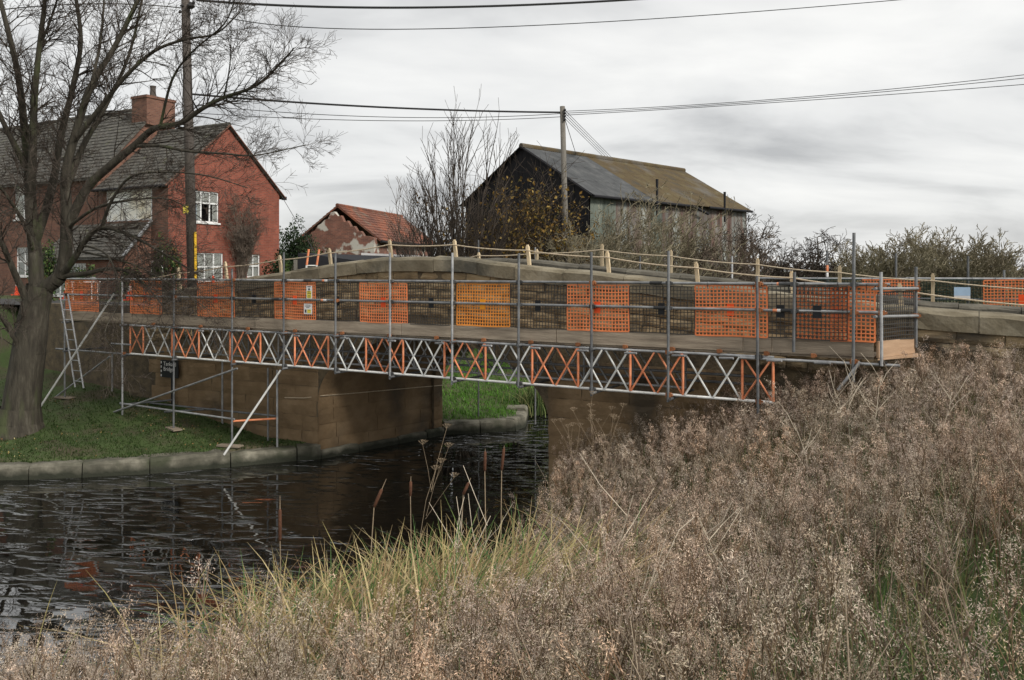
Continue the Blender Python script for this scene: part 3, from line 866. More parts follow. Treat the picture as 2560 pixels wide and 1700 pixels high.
# low ledgers, rakers and inner legs on the left bank
def seg(name, p, q, mt='tube', r=R_T):
    tube_part(name, p, q, r, MT[mt], scaf)
seg('ledger', bl(300, 1008, NS_ + .05), bl(586, 1048, NS_ + .05))
seg('ledger', bl(330, 1003, -.5), bl(690, 1040, -.5), 'tube_dark')
seg('ledger', bl(410, 1030, -1.2), bl(540, 1022, -.3), 'tube_dark')
seg('ledger', bl(300, 1012, -1.25), bl(430, 1000, -.25), 'tube_dark')
seg('ledger', bl(582, 1053, -1.25), bl(695, 1046, -.55), 'orange_paint')
seg('raker', bl(593, 921, NS_ - .06), bl(277, 1033, NS_ - .06))
seg('raker', bl(275, 891, NS_ - .05), bl(140, 992, NS_ - .05))
pf = P3(560, 1137, 18.55); fa, fn = w2l(pf.x, pf.y); seg('raker', bl(702, 925, NS_ + .02), (fa, fn, pf.z), 'alu')
pf = P3(82, 1046, 21.3); fa, fn = w2l(pf.x, pf.y); seg('raker', bl(285, 734, NS_ - .06), (fa, fn, pf.z), 'alu')
for x, y0, n in ((281, 885, -.2), (556, 900, -.2), (670, 920, -.25), (693, 925, -.62)):
    a, Z = an(x, n)
    tube_part('inner_leg', (a, n, gz(a, n)), (a, n, EYE - (y0 - HY) / F * Z), R_T, MT['tube'], scaf)
a, Z = an(693, -.62)
tube_part('paint_band', (a, -.62, gz(a, -.62) + .25), (a, -.62, gz(a, -.62) + .38), R_T + .003, MT['orange_paint'], scaf)
tube_part('paint_band', (a, -.62, gz(a, -.62) + .38), (a, -.62, gz(a, -.62) + .62), R_T + .003, MT['white_plastic'], scaf)
# brace and second X at the right end, return rails
seg('raker', bl(2150, 905, NS_ - .04), bl(2095, 975, NS_ - .04), 'tube')
pe = P3(2290, 780, 13.45); ea, en = w2l(pe.x, pe.y)
tube_part('standard', (ea, en, EYE - (868 - HY) / F * 13.45), (ea, en, EYE - (667 - HY) / F * 13.45), R_T, MT['tube_dark'], scaf)
for yy, y2 in ((722, 721), (792, 789)):
    tube_part('guard_rail', bl(2186, yy, NS_ - .05), (ea + .03, en - .05, EYE - (y2 - HY) / F * 13.45), R_T, MT['tube'], scaf)
    coupler(ea, en - .03, EYE - (y2 - HY) / F * 13.45)
pa = bl(2194, 0, ROOTB)
m = MB()
zz0, zz1 = Z_TB - .01, Z_TT + .005
m.bar((pa[0], pa[1], (zz0 + zz1) / 2), (ea - .03, en + .02, (zz0 + zz1) / 2), .036, zz1 - zz0)
obj('toe_board', m, MT['board_new'], scaf)['label'] = 'fresh orange-brown toe board'
m = MB()
for k in range(4):
    pass
m.add([(pa[0], pa[1] + .02, Z_TB - .05), (ea + .08, en - .05, Z_TB - .06), (ea + .05, en + .1, Z_TB - .055), (pa[0] + .3, pa[1] + 1.1, Z_TB - .05),
       (pa[0], pa[1] + .02, Z_TB - .012), (ea + .08, en - .05, Z_TB - .022), (ea + .05, en + .1, Z_TB - .017), (pa[0] + .3, pa[1] + 1.1, Z_TB - .012)],
      [(0, 3, 2, 1), (4, 5, 6, 7), (0, 1, 5, 4), (1, 2, 6, 5), (2, 3, 7, 6), (3, 0, 4, 7)])
obj('deck_board', m, MT['board_new'], scaf)
# sole plates lie on the grass, each a board of its own
sp_lab = ['timber sole board under the scaffold leg nearest the river edging', 'timber sole board under the scaffold leg beside the name sign',
          'timber sole board under the scaffold leg by the tree', 'loose timber board by the foot of the raking scaffold tube']
for i, (x, n, L, rz) in enumerate(((575, NS_, .6, .2), (434, NS_, .55, -.3), (162, NS_, .6, .1), (600, -1.75, .45, .9))):
    a, Z = an(x, n); p = l2w(a, n)
    m = MB(); m.box(-L / 2, L / 2, -.11, .11, 0, .038)
    o = obj('sole_board', m, MT['board']); o.location = (p.x, p.y, gz(a, n) + .015); o.rotation_euler = (0, 0, -TH + rz)
    tag(o, sp_lab[i], 'board', 'scaffold sole boards')

# ladder at the left end
lad = thing('ladder', 'grey metal ladder leaning on the scaffold end beside the bare tree', 'ladder', (C0[0], C0[1], 0), -TH)
p0a, p1a = bl(150, 735, -1.36), bl(188, 968, -1.75)
p0a, p1a = Vector(p0a), Vector(p1a)
wv = Vector((.36, 0, 0))
for off in (Vector((0, 0, 0)), wv): tube_part('stile', p1a + off, p0a + off, .022, MT['tube'], lad, 8)
for k in range(9):
    t = (k + .6) / 9.2
    q = p1a + (p0a - p1a) * t
    tube_part('rung', q, q + wv, .014, MT['tube'], lad, 6)

# ------------------------------------------------------------------ brick guards
def guard_mesh(w, h, cell=.062, st=.0145):
    m_ = MB()
    nc, nr_ = max(2, round(w / cell)), max(2, round(h / cell))
    for i in range(nc + 1):
        x = w * i / nc
        e_ = st * (1.5 if i in (0, nc) else 1.0)
        [m_.box(x - e_ / 2, x + e_ / 2, -.004, .004, h * q / 4, h * (q + 1) / 4) for q in range(4)]
    for j in range(nr_ + 1):
        z = h * j / nr_
        e_ = st * (1.5 if j in (0, nr_) else 1.0)
        [m_.box(w * q / 4, w * (q + 1) / 4, -.0075, .0005, z - e_ / 2, z + e_ / 2) for q in range(4)]
    ph = random.uniform(0, 6)
    m_.v = [(x, y + .010 * math.sin(x * 5 + ph) * math.sin(z * 4 + ph) , z + .006 * math.sin(x * 6 + ph)) for (x, y, z) in m_.v]
    return m_.mesh('mesh')
def guard(x0, x1, n, zt, zb, mesh_mat, plate_mat, label, group, plate_at=.5, plate_z=.52):
    a0, a1 = an(x0, n)[0], an(x1, n)[0]
    p = l2w(a0, n)
    t = thing('brick_guard', label, 'mesh guard', (p.x, p.y, zb), -TH, group)
    w = a1 - a0
    mo = obj('mesh', guard_mesh(w, zt - zb, .062, .0105 if mesh_mat in ('mesh_black', 'mesh_green') else .0175), MT[mesh_mat], t)
    mo.rotation_euler = (random.uniform(-.02, .02), random.uniform(-.006, .006), 0)
    if plate_mat:
        m_ = MB(); m_.box(w * plate_at - .06, w * plate_at + .06, -.014, -.009, (zt - zb) * plate_z - .10, (zt - zb) * plate_z + .10)
        obj('centre_plate', m_, MT[plate_mat], t)
    for hx in (.18, .82):
        m_ = MB(); m_.tube([(w * hx, -.02, zt - zb - .05), (w * hx, -.045, zt - zb + .05), (w * hx, .02, zt - zb + .07)], .006, 5)
        obj('hook', m_, MT['coupler'], t)
    return t
ordn = ['first', 'second', 'third', 'fourth', 'fifth', 'sixth', 'seventh', 'eighth', 'ninth']
og = [(163, 247), (325, 405), (494, 587), (687, 790), (900, 1019), (1141, 1275), (1418, 1573), (1738, 1919), (1984, 2075), (2075, 2188)]
dg = [(247, 325), (405, 494), (587, 687), (790, 900), (1019, 1141), (1275, 1418), (1573, 1738), (1919, 1984)]
NG = -1.222
zt_, zb_ = Z_TOP - .035, Z_TT + .003
for i, (x0, x1) in enumerate(og):
    if i == 5: lab, mm_, pm_ = 'amber mesh brick guard, the only yellow-orange one on the scaffold', 'mesh_amber', 'plate_amber'
    elif i == 3: lab, mm_, pm_ = 'orange mesh brick guard carrying two small safety notices', 'mesh_orange', 'plate_orange'
    elif i == 8: lab, mm_, pm_ = 'orange mesh brick guard overlapped by a black one near the scaffold corner', 'mesh_orange', 'plate_orange'
    elif i == 9: lab, mm_, pm_ = 'orange mesh brick guard at the scaffold corner by the new toe board', 'mesh_orange', None
    else: lab, mm_, pm_ = 'orange mesh brick guard, %s orange one from the ladder end' % ordn[i], 'mesh_orange', 'plate_orange'
    n_ = NG + (.012 if i == 8 else 0)
    guard(x0 + 1, (x1 - 1) if i != 8 else 2122, n_, zt_ + random.uniform(-.02, .0), zb_ + random.uniform(-.01, .01), mm_, pm_, lab, 'orange mesh brick guards', .5 if i != 8 else .78)
for i, (x0, x1) in enumerate(dg):
    guard(x0 + 1, x1 - 1, NG, zt_ + random.uniform(-.02, .0), zb_ + random.uniform(-.01, .01), 'mesh_black', 'plate_black',
          'dark mesh brick guard, %s dark one from the ladder end' % ordn[i], 'dark mesh brick guards')
guard(1990, 2118, NG - .03, zt_, zb_, 'mesh_black', 'plate_black', 'dark mesh brick guard hung over an orange one by the scaffold corner', 'dark mesh brick guards', .42)
# the return end
t = thing('brick_guard', 'dark mesh brick guard across the short end of the scaffold platform', 'mesh guard', tuple(l2w(pa[0], pa[1] + .03, zb_)), 0, 'dark mesh brick guards')
q0, q1 = l2w(pa[0], pa[1]), l2w(ea, en)
t.rotation_euler = (0, 0, math.atan2(q1.y - q0.y, q1.x - q0.x))
obj('mesh', guard_mesh((q1 - q0).length - .08, zt_ - zb_ - .08), MT['mesh_black'], t)

# safety notices on the guard
def notice(x0, x1, y0, y1, name, label, design):
    n_ = NG - .022
    a0, Z = an(x0, n_); a1, _ = an(x1, n_)
    z1_, z0_ = EYE - (y0 - HY) / F * Z, EYE - (y1 - HY) / F * Z
    p = l2w(a0, n_)
    t_ = thing(name, label, 'sign', (p.x, p.y, z0_), -TH)
    w, h = a1 - a0, z1_ - z0_
    m_ = MB(); m_.box(0, w, -.003, .003, 0, h); obj('panel', m_, MT['white_plastic'], t_)
    for (mt_, u0, u1, v0, v1) in design:
        m_ = MB(); m_.box(w * u0, w * u1, -.0052, -.0035, h * v0, h * v1); obj('print', m_, MT[mt_], t_)
    if name == 'tall_safety_notice':
        m_ = MB(); m_.poly_extrude([(w * .3, -.0036, h * .66), (w * .7, -.0036, h * .66), (w * .5, -.0036, h * .86)], (0, -.002, 0)); obj('symbol', m_, MT['ink'], t_)
notice(766, 780, 714, 747, 'tall_safety_notice', 'tall white and yellow safety notice on the orange mesh', [('ink', .2, .8, .90, .95), ('yellow', .12, .88, .06, .60), ('ink', .3, .7, .50, .56), ('ink', .25, .85, .37, .42), ('ink', .3, .75, .2, .25), ('ink', .25, .8, .11, .13)])
notice(760, 780, 758 + 1, 785, 'square_safety_notice', 'squarish white notice with a yellow block below the mid rail', [('ink', .2, .8, .86, .90), ('ink', .15, .85, .74, .78), ('ink', .3, .7, .62, .66), ('yellow', .42, .88, .10, .45), ('ink', .14, .32, .14, .44), ('ink', .5, .8, .36, .39)])

# name sign on the abutment
def text_mesh(s, size):
    cu = bpy.data.curves.new('lettering', 'FONT'); cu.body = s; cu.size = size; cu.extrude = .001
    o = bpy.data.objects.new('lettering', cu); COL.objects.link(o)
    dg_ = bpy.context.evaluated_depsgraph_get(); dg_.update()
    me = bpy.data.meshes.new_from_object(o.evaluated_get(dg_))
    bpy.data.objects.remove(o)
    return me
n_ = -.12
a0, Z = an(402, n_); a1, _ = an(446, n_)
z1_, z0_ = EYE - (899 - HY) / F * Z, EYE - (942 - HY) / F * Z
p = l2w(a0, n_)
sg = thing('bridge_name_sign', 'small black name sign with white lettering on the shaded abutment', 'sign', (p.x, p.y, z0_), -TH)
w, h = a1 - a0, z1_ - z0_
m = MB(); m.box(0, w, -.01, .01, 0, h); obj('panel', m, MT['plate_black'], sg)
m = MB(); m.bar((w * .62, .03, -.9), (w * .62, .03, .4), .06, .06, (0, 1, 0)); obj('post', m, MT['plate_black'], sg)
for k in range(4):
    m = MB(); m.box(w * .02, w * .07, -.013, -.0105, h * (.04 + k * .25), h * (.17 + k * .25)); obj('white_dash', m, MT['white_plastic'], sg)
for s, zz in (('Tankard', .68), ('Bridge', .38)):
    me = text_mesh(s, .155)
    o = obj('lettering', me, MT['white_plastic'], sg); o.rotation_euler = (PI / 2, 0, 0); o.location = (w * .17, -.0115, h * zz)

# rope on the abutment
m = MB()
rp = [Vector(bl(712, 994, -.06)), Vector(bl(760, 995, -.06)), Vector((-3.05, .05, bl(800, 990, 0)[2]))]
for k in range(1, 6):
    t = k / 5
    a_ = -HS + SKEW * t + .05; n_ = BW * t
    pw = l2w(a_, n_)
    xx = CX + F * pw.x / pw.y
    rp.append(Vector((a_, n_, EYE - (np.interp(xx, [795, 1105], [991, 963]) - HY) / F * pw.y)))
m.tube(rp, .012, 6)
o = obj('abutment_rope', m, MT['rope']); o.location = (C0[0], C0[1], 0); o.rotation_euler = (0, 0, -TH)
tag(o, 'thin pale rope slung along the shaded abutment wall', 'rope')

# ------------------------------------------------------------------ scaffold and guards on the far side of the road
far = thing('far_scaffold', 'second tube scaffold standing beyond the far parapet', 'scaffold', (C0[0], C0[1], 0), -TH)
NF = BW + 1.15
for x, yt in ((1196, 600), (1338, 618), (1600, 640), (1830, 640), (2068, 627), (2240, 633), (2420, 640), (2510, 675), (2700, 640)):
    a, Z = an(x, NF)
    zt = EYE - (yt - HY) / F * Z
    tube_part('standard', (a, NF, max(gz(a, NF), .3)), (a, NF, zt), R_T, MT['tube_dark'] if x % 3 else MT['tube'], far)
for z in (EYE - .17, EYE - .60):
    a_, b_ = an(1900, NF)[0], an(2760, NF)[0]
    tube_part('guard_rail', (a_, NF - .05, z), ((a_ + b_) / 2, NF - .05, z), R_T, MT['tube'], far)
    tube_part('guard_rail', ((a_ + b_) / 2 - .2, NF - .10, z + .01), (b_, NF - .10, z + .01), R_T, MT['tube'], far)
a, Z = an(2068, NF)
tube_part('paint_band', (a, NF, EYE - (680 - HY) / F * Z), (a, NF, EYE - (663 - HY) / F * Z), R_T + .003, MT['orange_paint'], far)
tube_part('paint_band', (a, NF, EYE - (692 - HY) / F * Z), (a, NF, EYE - (680 - HY) / F * Z), R_T + .003, MT['white_plastic'], far)
for x0, x1, mt_, pl, lab in ((2020, 2155, 'mesh_green', None, 'dark green mesh guard beyond the far parapet behind the scaffold corner'),
                            (2155, 2300, 'mesh_orange', None, 'orange mesh guard beyond the far parapet, between two dark green ones'),
                            (2300, 2460, 'mesh_green', None, 'dark green mesh guard beyond the far parapet with a pale blue notice'),
                            (2460, 2620, 'mesh_orange', 'plate_orange', 'orange mesh guard beyond the far parapet with a bright orange plate')):
    guard(x0, x1, NF - .12, EYE - .19, EYE - 1.0, mt_, pl, lab, 'mesh guards beyond the road', .6)
a0, Z = an(2385, NF - .16); a1, _ = an(2426, NF - .16)
p = l2w(a0, NF - .16)
t = thing('pale_blue_notice', 'pale blue and white notice tied behind the dark green mesh', 'sign', (p.x, p.y, EYE - (746 - HY) / F * Z), -TH)
m = MB(); m.box(0, a1 - a0, .02, .026, .06, .24); obj('blue_panel', m, MT['paleblue'], t)
m = MB(); m.box(0, a1 - a0, .02, .026, -.02, .058); obj('white_panel', m, MT['white_plastic'], t)

# ------------------------------------------------------------------ rope fences on both parapets
def rope_fence(name, label, posts, n, rope_extra_l, rope_extra_r, lean):
    f_ = thing(name, label, 'rope fence', (C0[0], C0[1], 0), -TH)
    knots = []
    for i, (x, yt, yb) in enumerate(posts):
        b0, t0 = Vector(bl(x, yb, n)), Vector(bl(x - lean, yt, n))
        b0.z = min(b0.z, zc(b0.x) - .02)
        m_ = MB(); d = (t0 - b0)
        m_.bar(b0, t0, .065, .06, (0, 1, 0))
        m_.add([], [])
        tip = t0 + d.normalized() * .035
        m_.bar(t0 - d.normalized() * .002, tip, .042, .04, (0, 1, 0))
        obj('post', m_, MT['post'], f_)
        knots.append(b0 + d * .80 + Vector((0, -.05, 0)))
    pts = ([Vector(rope_extra_l)] if rope_extra_l else []) + knots + ([Vector(rope_extra_r)] if rope_extra_r else [])
    for p, q in zip(pts[:-1], pts[1:]):
        m_ = MB(); ps = []
        for k in range(7):
            t_ = k / 6; v = p.lerp(q, t_); v.z -= .05 * (q - p).length / 3 * 4 * t_ * (1 - t_); ps.append(v)
        m_.tube(ps, .014, 6); obj('rope', m_, MT['rope'], f_)
rope_fence('near_rope_fence', 'rope strung on cream timber posts along the near parapet', [(451, 672, 705), (568, 657, 698), (704, 641, 684), (828, 624, 662), (979, 603, 645), (1141, 603, 645),
           (1324, 616, 662), (1523, 632, 686), (1745, 659, 712), (1984, 682, 745), (2254, 713, 775)], .2, bl(300, 703, .2), bl(2700, 772, .2), 5)
rope_fence('far_rope_fence', 'thinner rope on timber posts along the far parapet', [(1197, 634, 660), (1342, 626, 662), (1505, 613, 658), (1677, 628, 680), (1894, 649, 696), (2099, 668, 712), (2332, 687, 740)],
           BW - .2, bl(1100, 655, BW - .2), bl(2760, 730, BW - .2), 0)

# ------------------------------------------------------------------ utility poles and cables
def pole(name, label, x_t, y_t, x_b, Z, r, mt_):
    t_ = P3(x_t, y_t, Z); b_ = P3(x_b, 680, Z)
    gb = float(ground_h(np.array([b_.x]), np.array([Z]))[0])
    d = (t_ - b_); foot = b_ - d * ((b_.z - gb + .1) / d.z)
    o = thing(name, label, 'utility pole', tuple(foot))
    m_ = MB(); m_.tube([(0, 0, 0), tuple((t_ - foot) * .5), tuple(t_ - foot)], [r * 1.12, r, r * .86], 12)
    obj('shaft', m_.mesh('shaft', True), mt_, o)
    return o, foot, t_
lp, lpf, lpt = pole('utility_pole', 'tall dark timber utility pole in front of the brick house', 463, -30, 481, 29.0, .165, MT['pole'])
def lpo(x, y): return P3(x, y, 28.85) - lpf
for (x, y, sx, sz) in ((477, 14, .15, .11), (450, 29, .06, .06), (455, 14, .08, .05), (474, 34, .05, .07), (484, 6, .06, .08)):
    c = lpo(x, y); m = MB(); m.tube([c - Vector((0, 0, sz)), c - Vector((0, 0, sz * .3)), c + Vector((0, 0, sz * .4)), c + Vector((0, 0, sz))], [sx * .4, sx, sx * .7, sx * .3], 8)
    obj('insulator', m, MT['cable'], lp)
m = MB(); c = lpo(466, 525); m.box(c.x - .10, c.x + .08, c.y - .04, c.y, c.z - .12, c.z + .17); obj('warning_plate', m, MT['yellow'], lp)
m = MB(); c0, c1 = lpo(488, 580), lpo(489, 700); m.tube([c0, c1], .045, 8); obj('guard_sleeve', m, MT['yellow_plastic'], lp)
rpo, rpf, rpt = pole('utility_pole', 'grey timber utility pole in front of the black barn gable', 1406, 266, 1416, 33.0, .118, MT['pole_grey'])
for k, yy in enumerate((275, 283, 291, 299)):
    c = P3(1412, yy, 32.85) - rpf
    m = MB(); m.tube([c - Vector((.02, 0, .05)), c, c + Vector((.02, 0, .05))], [.03, .06, .03], 6); obj('insulator', m, MT['cable'], rpo)
m = MB(); c = P3(1410, 588, 32.84) - rpf; m.box(c.x - .06, c.x + .06, c.y - .02, c.y, c.z - .10, c.z + .10); obj('number_plate', m, MT['white_plastic'], rpo)
m = MB(); c = P3(1411, 605, 32.84) - rpf; m.box(c.x - .05, c.x + .05, c.y - .02, c.y, c.z - .06, c.z + .06); obj('warning_plate', m, MT['yellow'], rpo)
def cable(label, pts, r, grp='overhead cables'):
    ws = [P3(*p) for p in pts]
    n_ = 24; out_ = []
    xs = [p[0] for p in pts]
    # smooth curve through the given points
    for i in range(n_ + 1):
        t_ = i / n_
        if len(ws) == 3:
            l0 = (t_ - .5) * (t_ - 1) * 2; l1 = -t_ * (t_ - 1) * 4; l2 = t_ * (t_ - .5) * 2
            out_.append(ws[0] * l0 + ws[1] * l1 + ws[2] * l2)
        else: out_.append(ws[0].lerp(ws[1], t_))
    m_ = MB(); m_.tube(out_, r, 5)
    tag(obj('cable', m_, MT['cable']), label, 'cable', grp)
cable('thick black cable sweeping across the top of the sky', [(490, 0, 29), (1030, 19, 31), (1640, -5, 33)], .045)
cable('thin wire sagging just below the thick top cable', [(560, 42, 29), (1200, 69, 33), (2300, -5, 37)], .018)
cable('heavy cable running from the dark pole to the grey pole', [(475, 235, 29), (950, 268, 31), (1400, 281, 33)], .038)
cable('upper of two faint wires below the heavy cable', [(480, 262, 29), (980, 293, 31), (1402, 284, 33)], .013)
cable('lower of two faint wires below the heavy cable', [(480, 282, 29), (980, 302, 31), (1402, 292, 33)], .013)
cable('upper cable running from the grey pole over the trees', [(1412, 278, 33), (2000, 243, 30), (2700, 170, 27)], .012)
cable('middle cable running from the grey pole over the trees', [(1412, 283, 33), (2000, 247, 30), (2700, 180, 27)], .012)
cable('lower cable running from the grey pole over the trees', [(1412, 288, 33), (2000, 252, 30), (2700, 200, 27)], .012)
for k in range(4):
    cable('service wire slanting from the grey pole down behind the barn roof', [(1413, 276 + k * 7, 33), (1560 - k * 6, 425, 62)], .012, 'service wires to the barn')
cable('single stay wire from the grey pole to the barn ridge', [(1413, 300, 33), (1442, 392, 43)], .014)
cable('faint wire dropping from the house eaves to the hedge', [(705, 492, 38), (840, 720, 30)], .012)
cable('cable leaving the dark pole over the big bare tree', [(455, 20, 29), (200, 10, 27), (-120, 40, 25)], .02)

# ------------------------------------------------------------------ houses
def wall_holes(m_, mk, u0, u1, z0, z1, holes, depth=.14):
    us = sorted(set([u0, u1] + [h_[0] for h_ in holes] + [h_[1] for h_ in holes]))
    zs = sorted(set([z0, z1] + [h_[2] for h_ in holes] + [h_[3] for h_ in holes]))
    for a_, b_ in zip(us[:-1], us[1:]):
        for c_, d_ in zip(zs[:-1], zs[1:]):
            um, zm = (a_ + b_) / 2, (c_ + d_) / 2
            if any(h_[0] < um < h_[1] and h_[2] < zm < h_[3] for h_ in holes): continue
            m_.quad(mk(a_, 0, c_), mk(b_, 0, c_), mk(b_, 0, d_), mk(a_, 0, d_))
    for (a_, b_, c_, d_) in holes:
        m_.quad(mk(a_, 0, c_), mk(a_, depth, c_), mk(a_, depth, d_), mk(a_, 0, d_))
        m_.quad(mk(b_, 0, c_), mk(b_, 0, d_), mk(b_, depth, d_), mk(b_, depth, c_))
        m_.quad(mk(a_, 0, d_), mk(a_, depth, d_), mk(b_, depth, d_), mk(b_, 0, d_))
        m_.quad(mk(a_, 0, c_), mk(b_, 0, c_), mk(b_, depth, c_), mk(a_, depth, c_))
def boxmk(m_, mk, u0, u1, d0, d1, z0, z1):
    c_ = [mk(u, d, z) for z in (z0, z1) for (u, d) in ((u0, d0), (u1, d0), (u1, d1), (u0, d1))]
    m_.add(c_, [(0, 3, 2, 1), (4, 5, 6, 7), (0, 1, 5, 4), (1, 2, 6, 5), (2, 3, 7, 6), (3, 0, 4, 7)])
def window(parent, mk, u0, u1, z0, z1, cols, rows, behind=None, sill=True, name='window', transom=None):
    fr = .055
    m_ = MB()
    boxmk(m_, mk, u0, u1, .05, .10, z1 - fr, z1); boxmk(m_, mk, u0, u1, .05, .10, z0, z0 + fr)
    boxmk(m_, mk, u0, u0 + fr, .049, .101, z0 + fr, z1 - fr); boxmk(m_, mk, u1 - fr, u1, .049, .101, z0 + fr, z1 - fr)
    zr = [z0 + (z1 - z0) * k / rows for k in range(1, rows)] if transom is None else [z0 + (z1 - z0) * transom]
    for k in range(1, cols):
        u = u0 + (u1 - u0) * k / cols
        boxmk(m_, mk, u - fr * .6, u + fr * .6, .052, .098, z0 + fr, z1 - fr)
    for z in zr: boxmk(m_, mk, u0 + fr, u1 - fr, .054, .096, z - fr * .6, z + fr * .6)
    wn_ = obj(name, m_, MT['white'], parent)
    us = [u0 + (u1 - u0) * k / cols for k in range(cols + 1)]
    zs = [z0] + zr + [z1]
    for a_, b_ in zip(us[:-1], us[1:]):
        for c_, d_ in zip(zs[:-1], zs[1:]):
            m_ = MB(); m_.quad(mk(a_ + .03, .075, c_ + .03), mk(b_ - .03, .075, c_ + .03), mk(b_ - .03, .075, d_ - .03), mk(a_ + .03, .075, d_ - .03))
            obj('pane', m_, MT['glass'], wn_)
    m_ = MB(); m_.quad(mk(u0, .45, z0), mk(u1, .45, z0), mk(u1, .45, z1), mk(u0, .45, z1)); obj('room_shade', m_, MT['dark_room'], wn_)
    if behind:
        for (mt_, a_, b_, c_, d_) in behind:
            m_ = MB(); nn = 12
            for k in range(nn):
                p0_, p1_ = a_ + (b_ - a_) * k / nn, a_ + (b_ - a_) * (k + 1) / nn
                e0, e1 = .105 + .012 * (k % 2), .105 + .012 * ((k + 1) % 2)
                U = lambda t: u0 + (u1 - u0) * t
                m_.quad(mk(U(p0_), e0, z0 + (z1 - z0) * c_), mk(U(p1_), e1, z0 + (z1 - z0) * c_), mk(U(p1_), e1, z0 + (z1 - z0) * d_), mk(U(p0_), e0, z0 + (z1 - z0) * d_))
            obj('curtain', m_, MT[mt_], wn_)
    if sill:
        m_ = MB(); boxmk(m_, mk, u0 - .05, u1 + .05, -.06, .05, z0 - .07, z0 - .003); obj('sill', m_, MT['white'], wn_)
    return wn_
def tile_roof(m_, p00, p10, p01, p11, nc, nr, lift=.035, jit=.008, rnd_=random):
    """courses of overlapping tiles from the eaves edge p00-p10 up to the ridge edge p01-p11"""
    p00, p10, p01, p11 = map(Vector, (p00, p10, p01, p11))
    nrm = (p10 - p00).cross(p01 - p00).normalized()
    if nrm.z < 0: nrm = -nrm
    def S(u, v): return p00.lerp(p10, u).lerp(p01.lerp(p11, u), v)
    for j in range(nr):
        off = .5 * (j % 2)
        for i in range(nc + (1 if off else 0)):
            u0, u1 = max(0, (i - off) / nc), min(1, (i + 1 - off) / nc)
            if u1 - u0 < 1e-4: continue
            v0, v1 = j / nr, min(1, (j + 1.15) / nr)
            l_ = lift + rnd_.uniform(-jit, jit)
            g_ = .004 / max(.01, (p10 - p00).length)
            a_, b_ = S(u0 + g_, v0) + nrm * l_, S(u1 - g_, v0) + nrm * (l_ + rnd_.uniform(-jit, jit))
            c_, d_ = S(u1 - g_, v1) + nrm * .006, S(u0 + g_, v1) + nrm * .006
            e_, f_ = S(u0 + g_, v0) - nrm * .004, S(u1 - g_, v0) - nrm * .004
            m_.add([tuple(q) for q in (a_, b_, c_, d_, e_, f_)], [(0, 1, 2, 3), (4, 5, 1, 0), (4, 0, 3), (5, 2, 1)])
H0 = (-13.7, 33.0)
house = thing('brick_house', 'red brick house with dark tiled roofs, white windows and a chimney', 'house', (H0[0], H0[1], 0), -TH)
def hgab(x):
    u = (x - CX) / F; y = (33 * u + 13.7) / (Nx[0] - u * Nx[1]); return y, 33 + y * Nx[1]
def hfro(x):
    u = (x - CX) / F; t = (33 * u + 13.7) / (Ax[0] - u * Ax[1]); return t, 33 + t * Ax[1]
def gwin(x0, x1, y0, y1):
    a_, Z0 = hgab(x0); b_, Z1 = hgab(x1); Z = (Z0 + Z1) / 2
    return a_, b_, EYE - (y1 - HY) / F * Z, EYE - (y0 - HY) / F * Z
def fwin(x0, x1, y0, y1):
    a_, Z0 = hfro(x0); b_, Z1 = hfro(x1); Z = (Z0 + Z1) / 2
    return a_, b_, EYE - (y1 - HY) / F * Z, EYE - (y0 - HY) / F * Z
EV, RG, MD = EYE + 3.62, EYE + 6.29, 6.0
XW, XM = -4.5, -19.0
EV2, RG2 = EYE + 4.2, EYE + 7.5
mkg = lambda u, d, z: (-d, u, z)
mkf = lambda u, d, z: (u, d, z)
gw = [gwin(482, 547, 478, 556), gwin(490, 558, 632, 702), gwin(618, 650, 636, 694)]
m = MB()
wall_holes(m, mkg, 0, MD, 1.2, EV, gw)
m.add([mkg(0, 0, EV), mkg(MD, 0, EV), mkg(MD / 2, 0, RG)], [(0, 1, 2)])
obj('gable_wall', m, MT['brick'], house)
fw = [fwin(267, 380, 475, 552), fwin(372, 408, 652, 745)]
m = MB(); wall_holes(m, mkf, XW, 0, 1.2, EV, fw); obj('front_wall', m, MT['brick_brown'], house)
fm = [fwin(36, 78, 465, 548), fwin(40, 80, 618, 690)]
m = MB(); wall_holes(m, lambda u, d, z: (u, d - .02, z), XM, XW, 1.2, EV2, fm)
obj('front_wall', m, MT['brick_brown'], house)
m = MB()          # end wall of the taller part, above the wing roof
m.add([(XW, -.02, EV - .5), (XW, MD, EV - .5), (XW, MD, EV2), (XW, MD / 2, RG2), (XW, -.02, EV2)], [(0, 1, 2, 3, 4)])
obj('upper_gable_wall', m, MT['brick_brown'], house)
m = MB(); m.quad((0, MD, 1.2), (XM, MD, 1.2), (XM, MD, EV2), (0, MD, EV)); obj('rear_wall', m, MT['brick_brown'], house)
m = MB(); m.add([(XM, 0, 1.2), (XM, MD, 1.2), (XM, MD, EV2), (XM, MD / 2, RG2), (XM, 0, EV2)], [(0, 1, 2, 3, 4)]); obj('end_wall', m, MT['brick_brown'], house)
window(house, mkg, *gw[0], 3, 2, [('curtain', .20, .36, 0, 1), ('curtain', .80, .99, 0, 1), ('curtain', .36, .80, .66, 1), ('paleblue', .02, .20, 0, .55)], transom=.62)
window(house, mkg, *gw[1], 3, 2, [('curtain', .02, .98, .0, 1)])
window(house, mkg, *gw[2], 2, 2, [('curtain', .02, .98, .0, .96)])
m = MB(); boxmk(m, mkf, fw[0][0] + .06, fw[0][1] - .06, .03, .05, fw[0][2] + .06, fw[0][3] - .06); wb_ = obj('window_boarding', m, MT['cream_blind'], house)
m = MB()
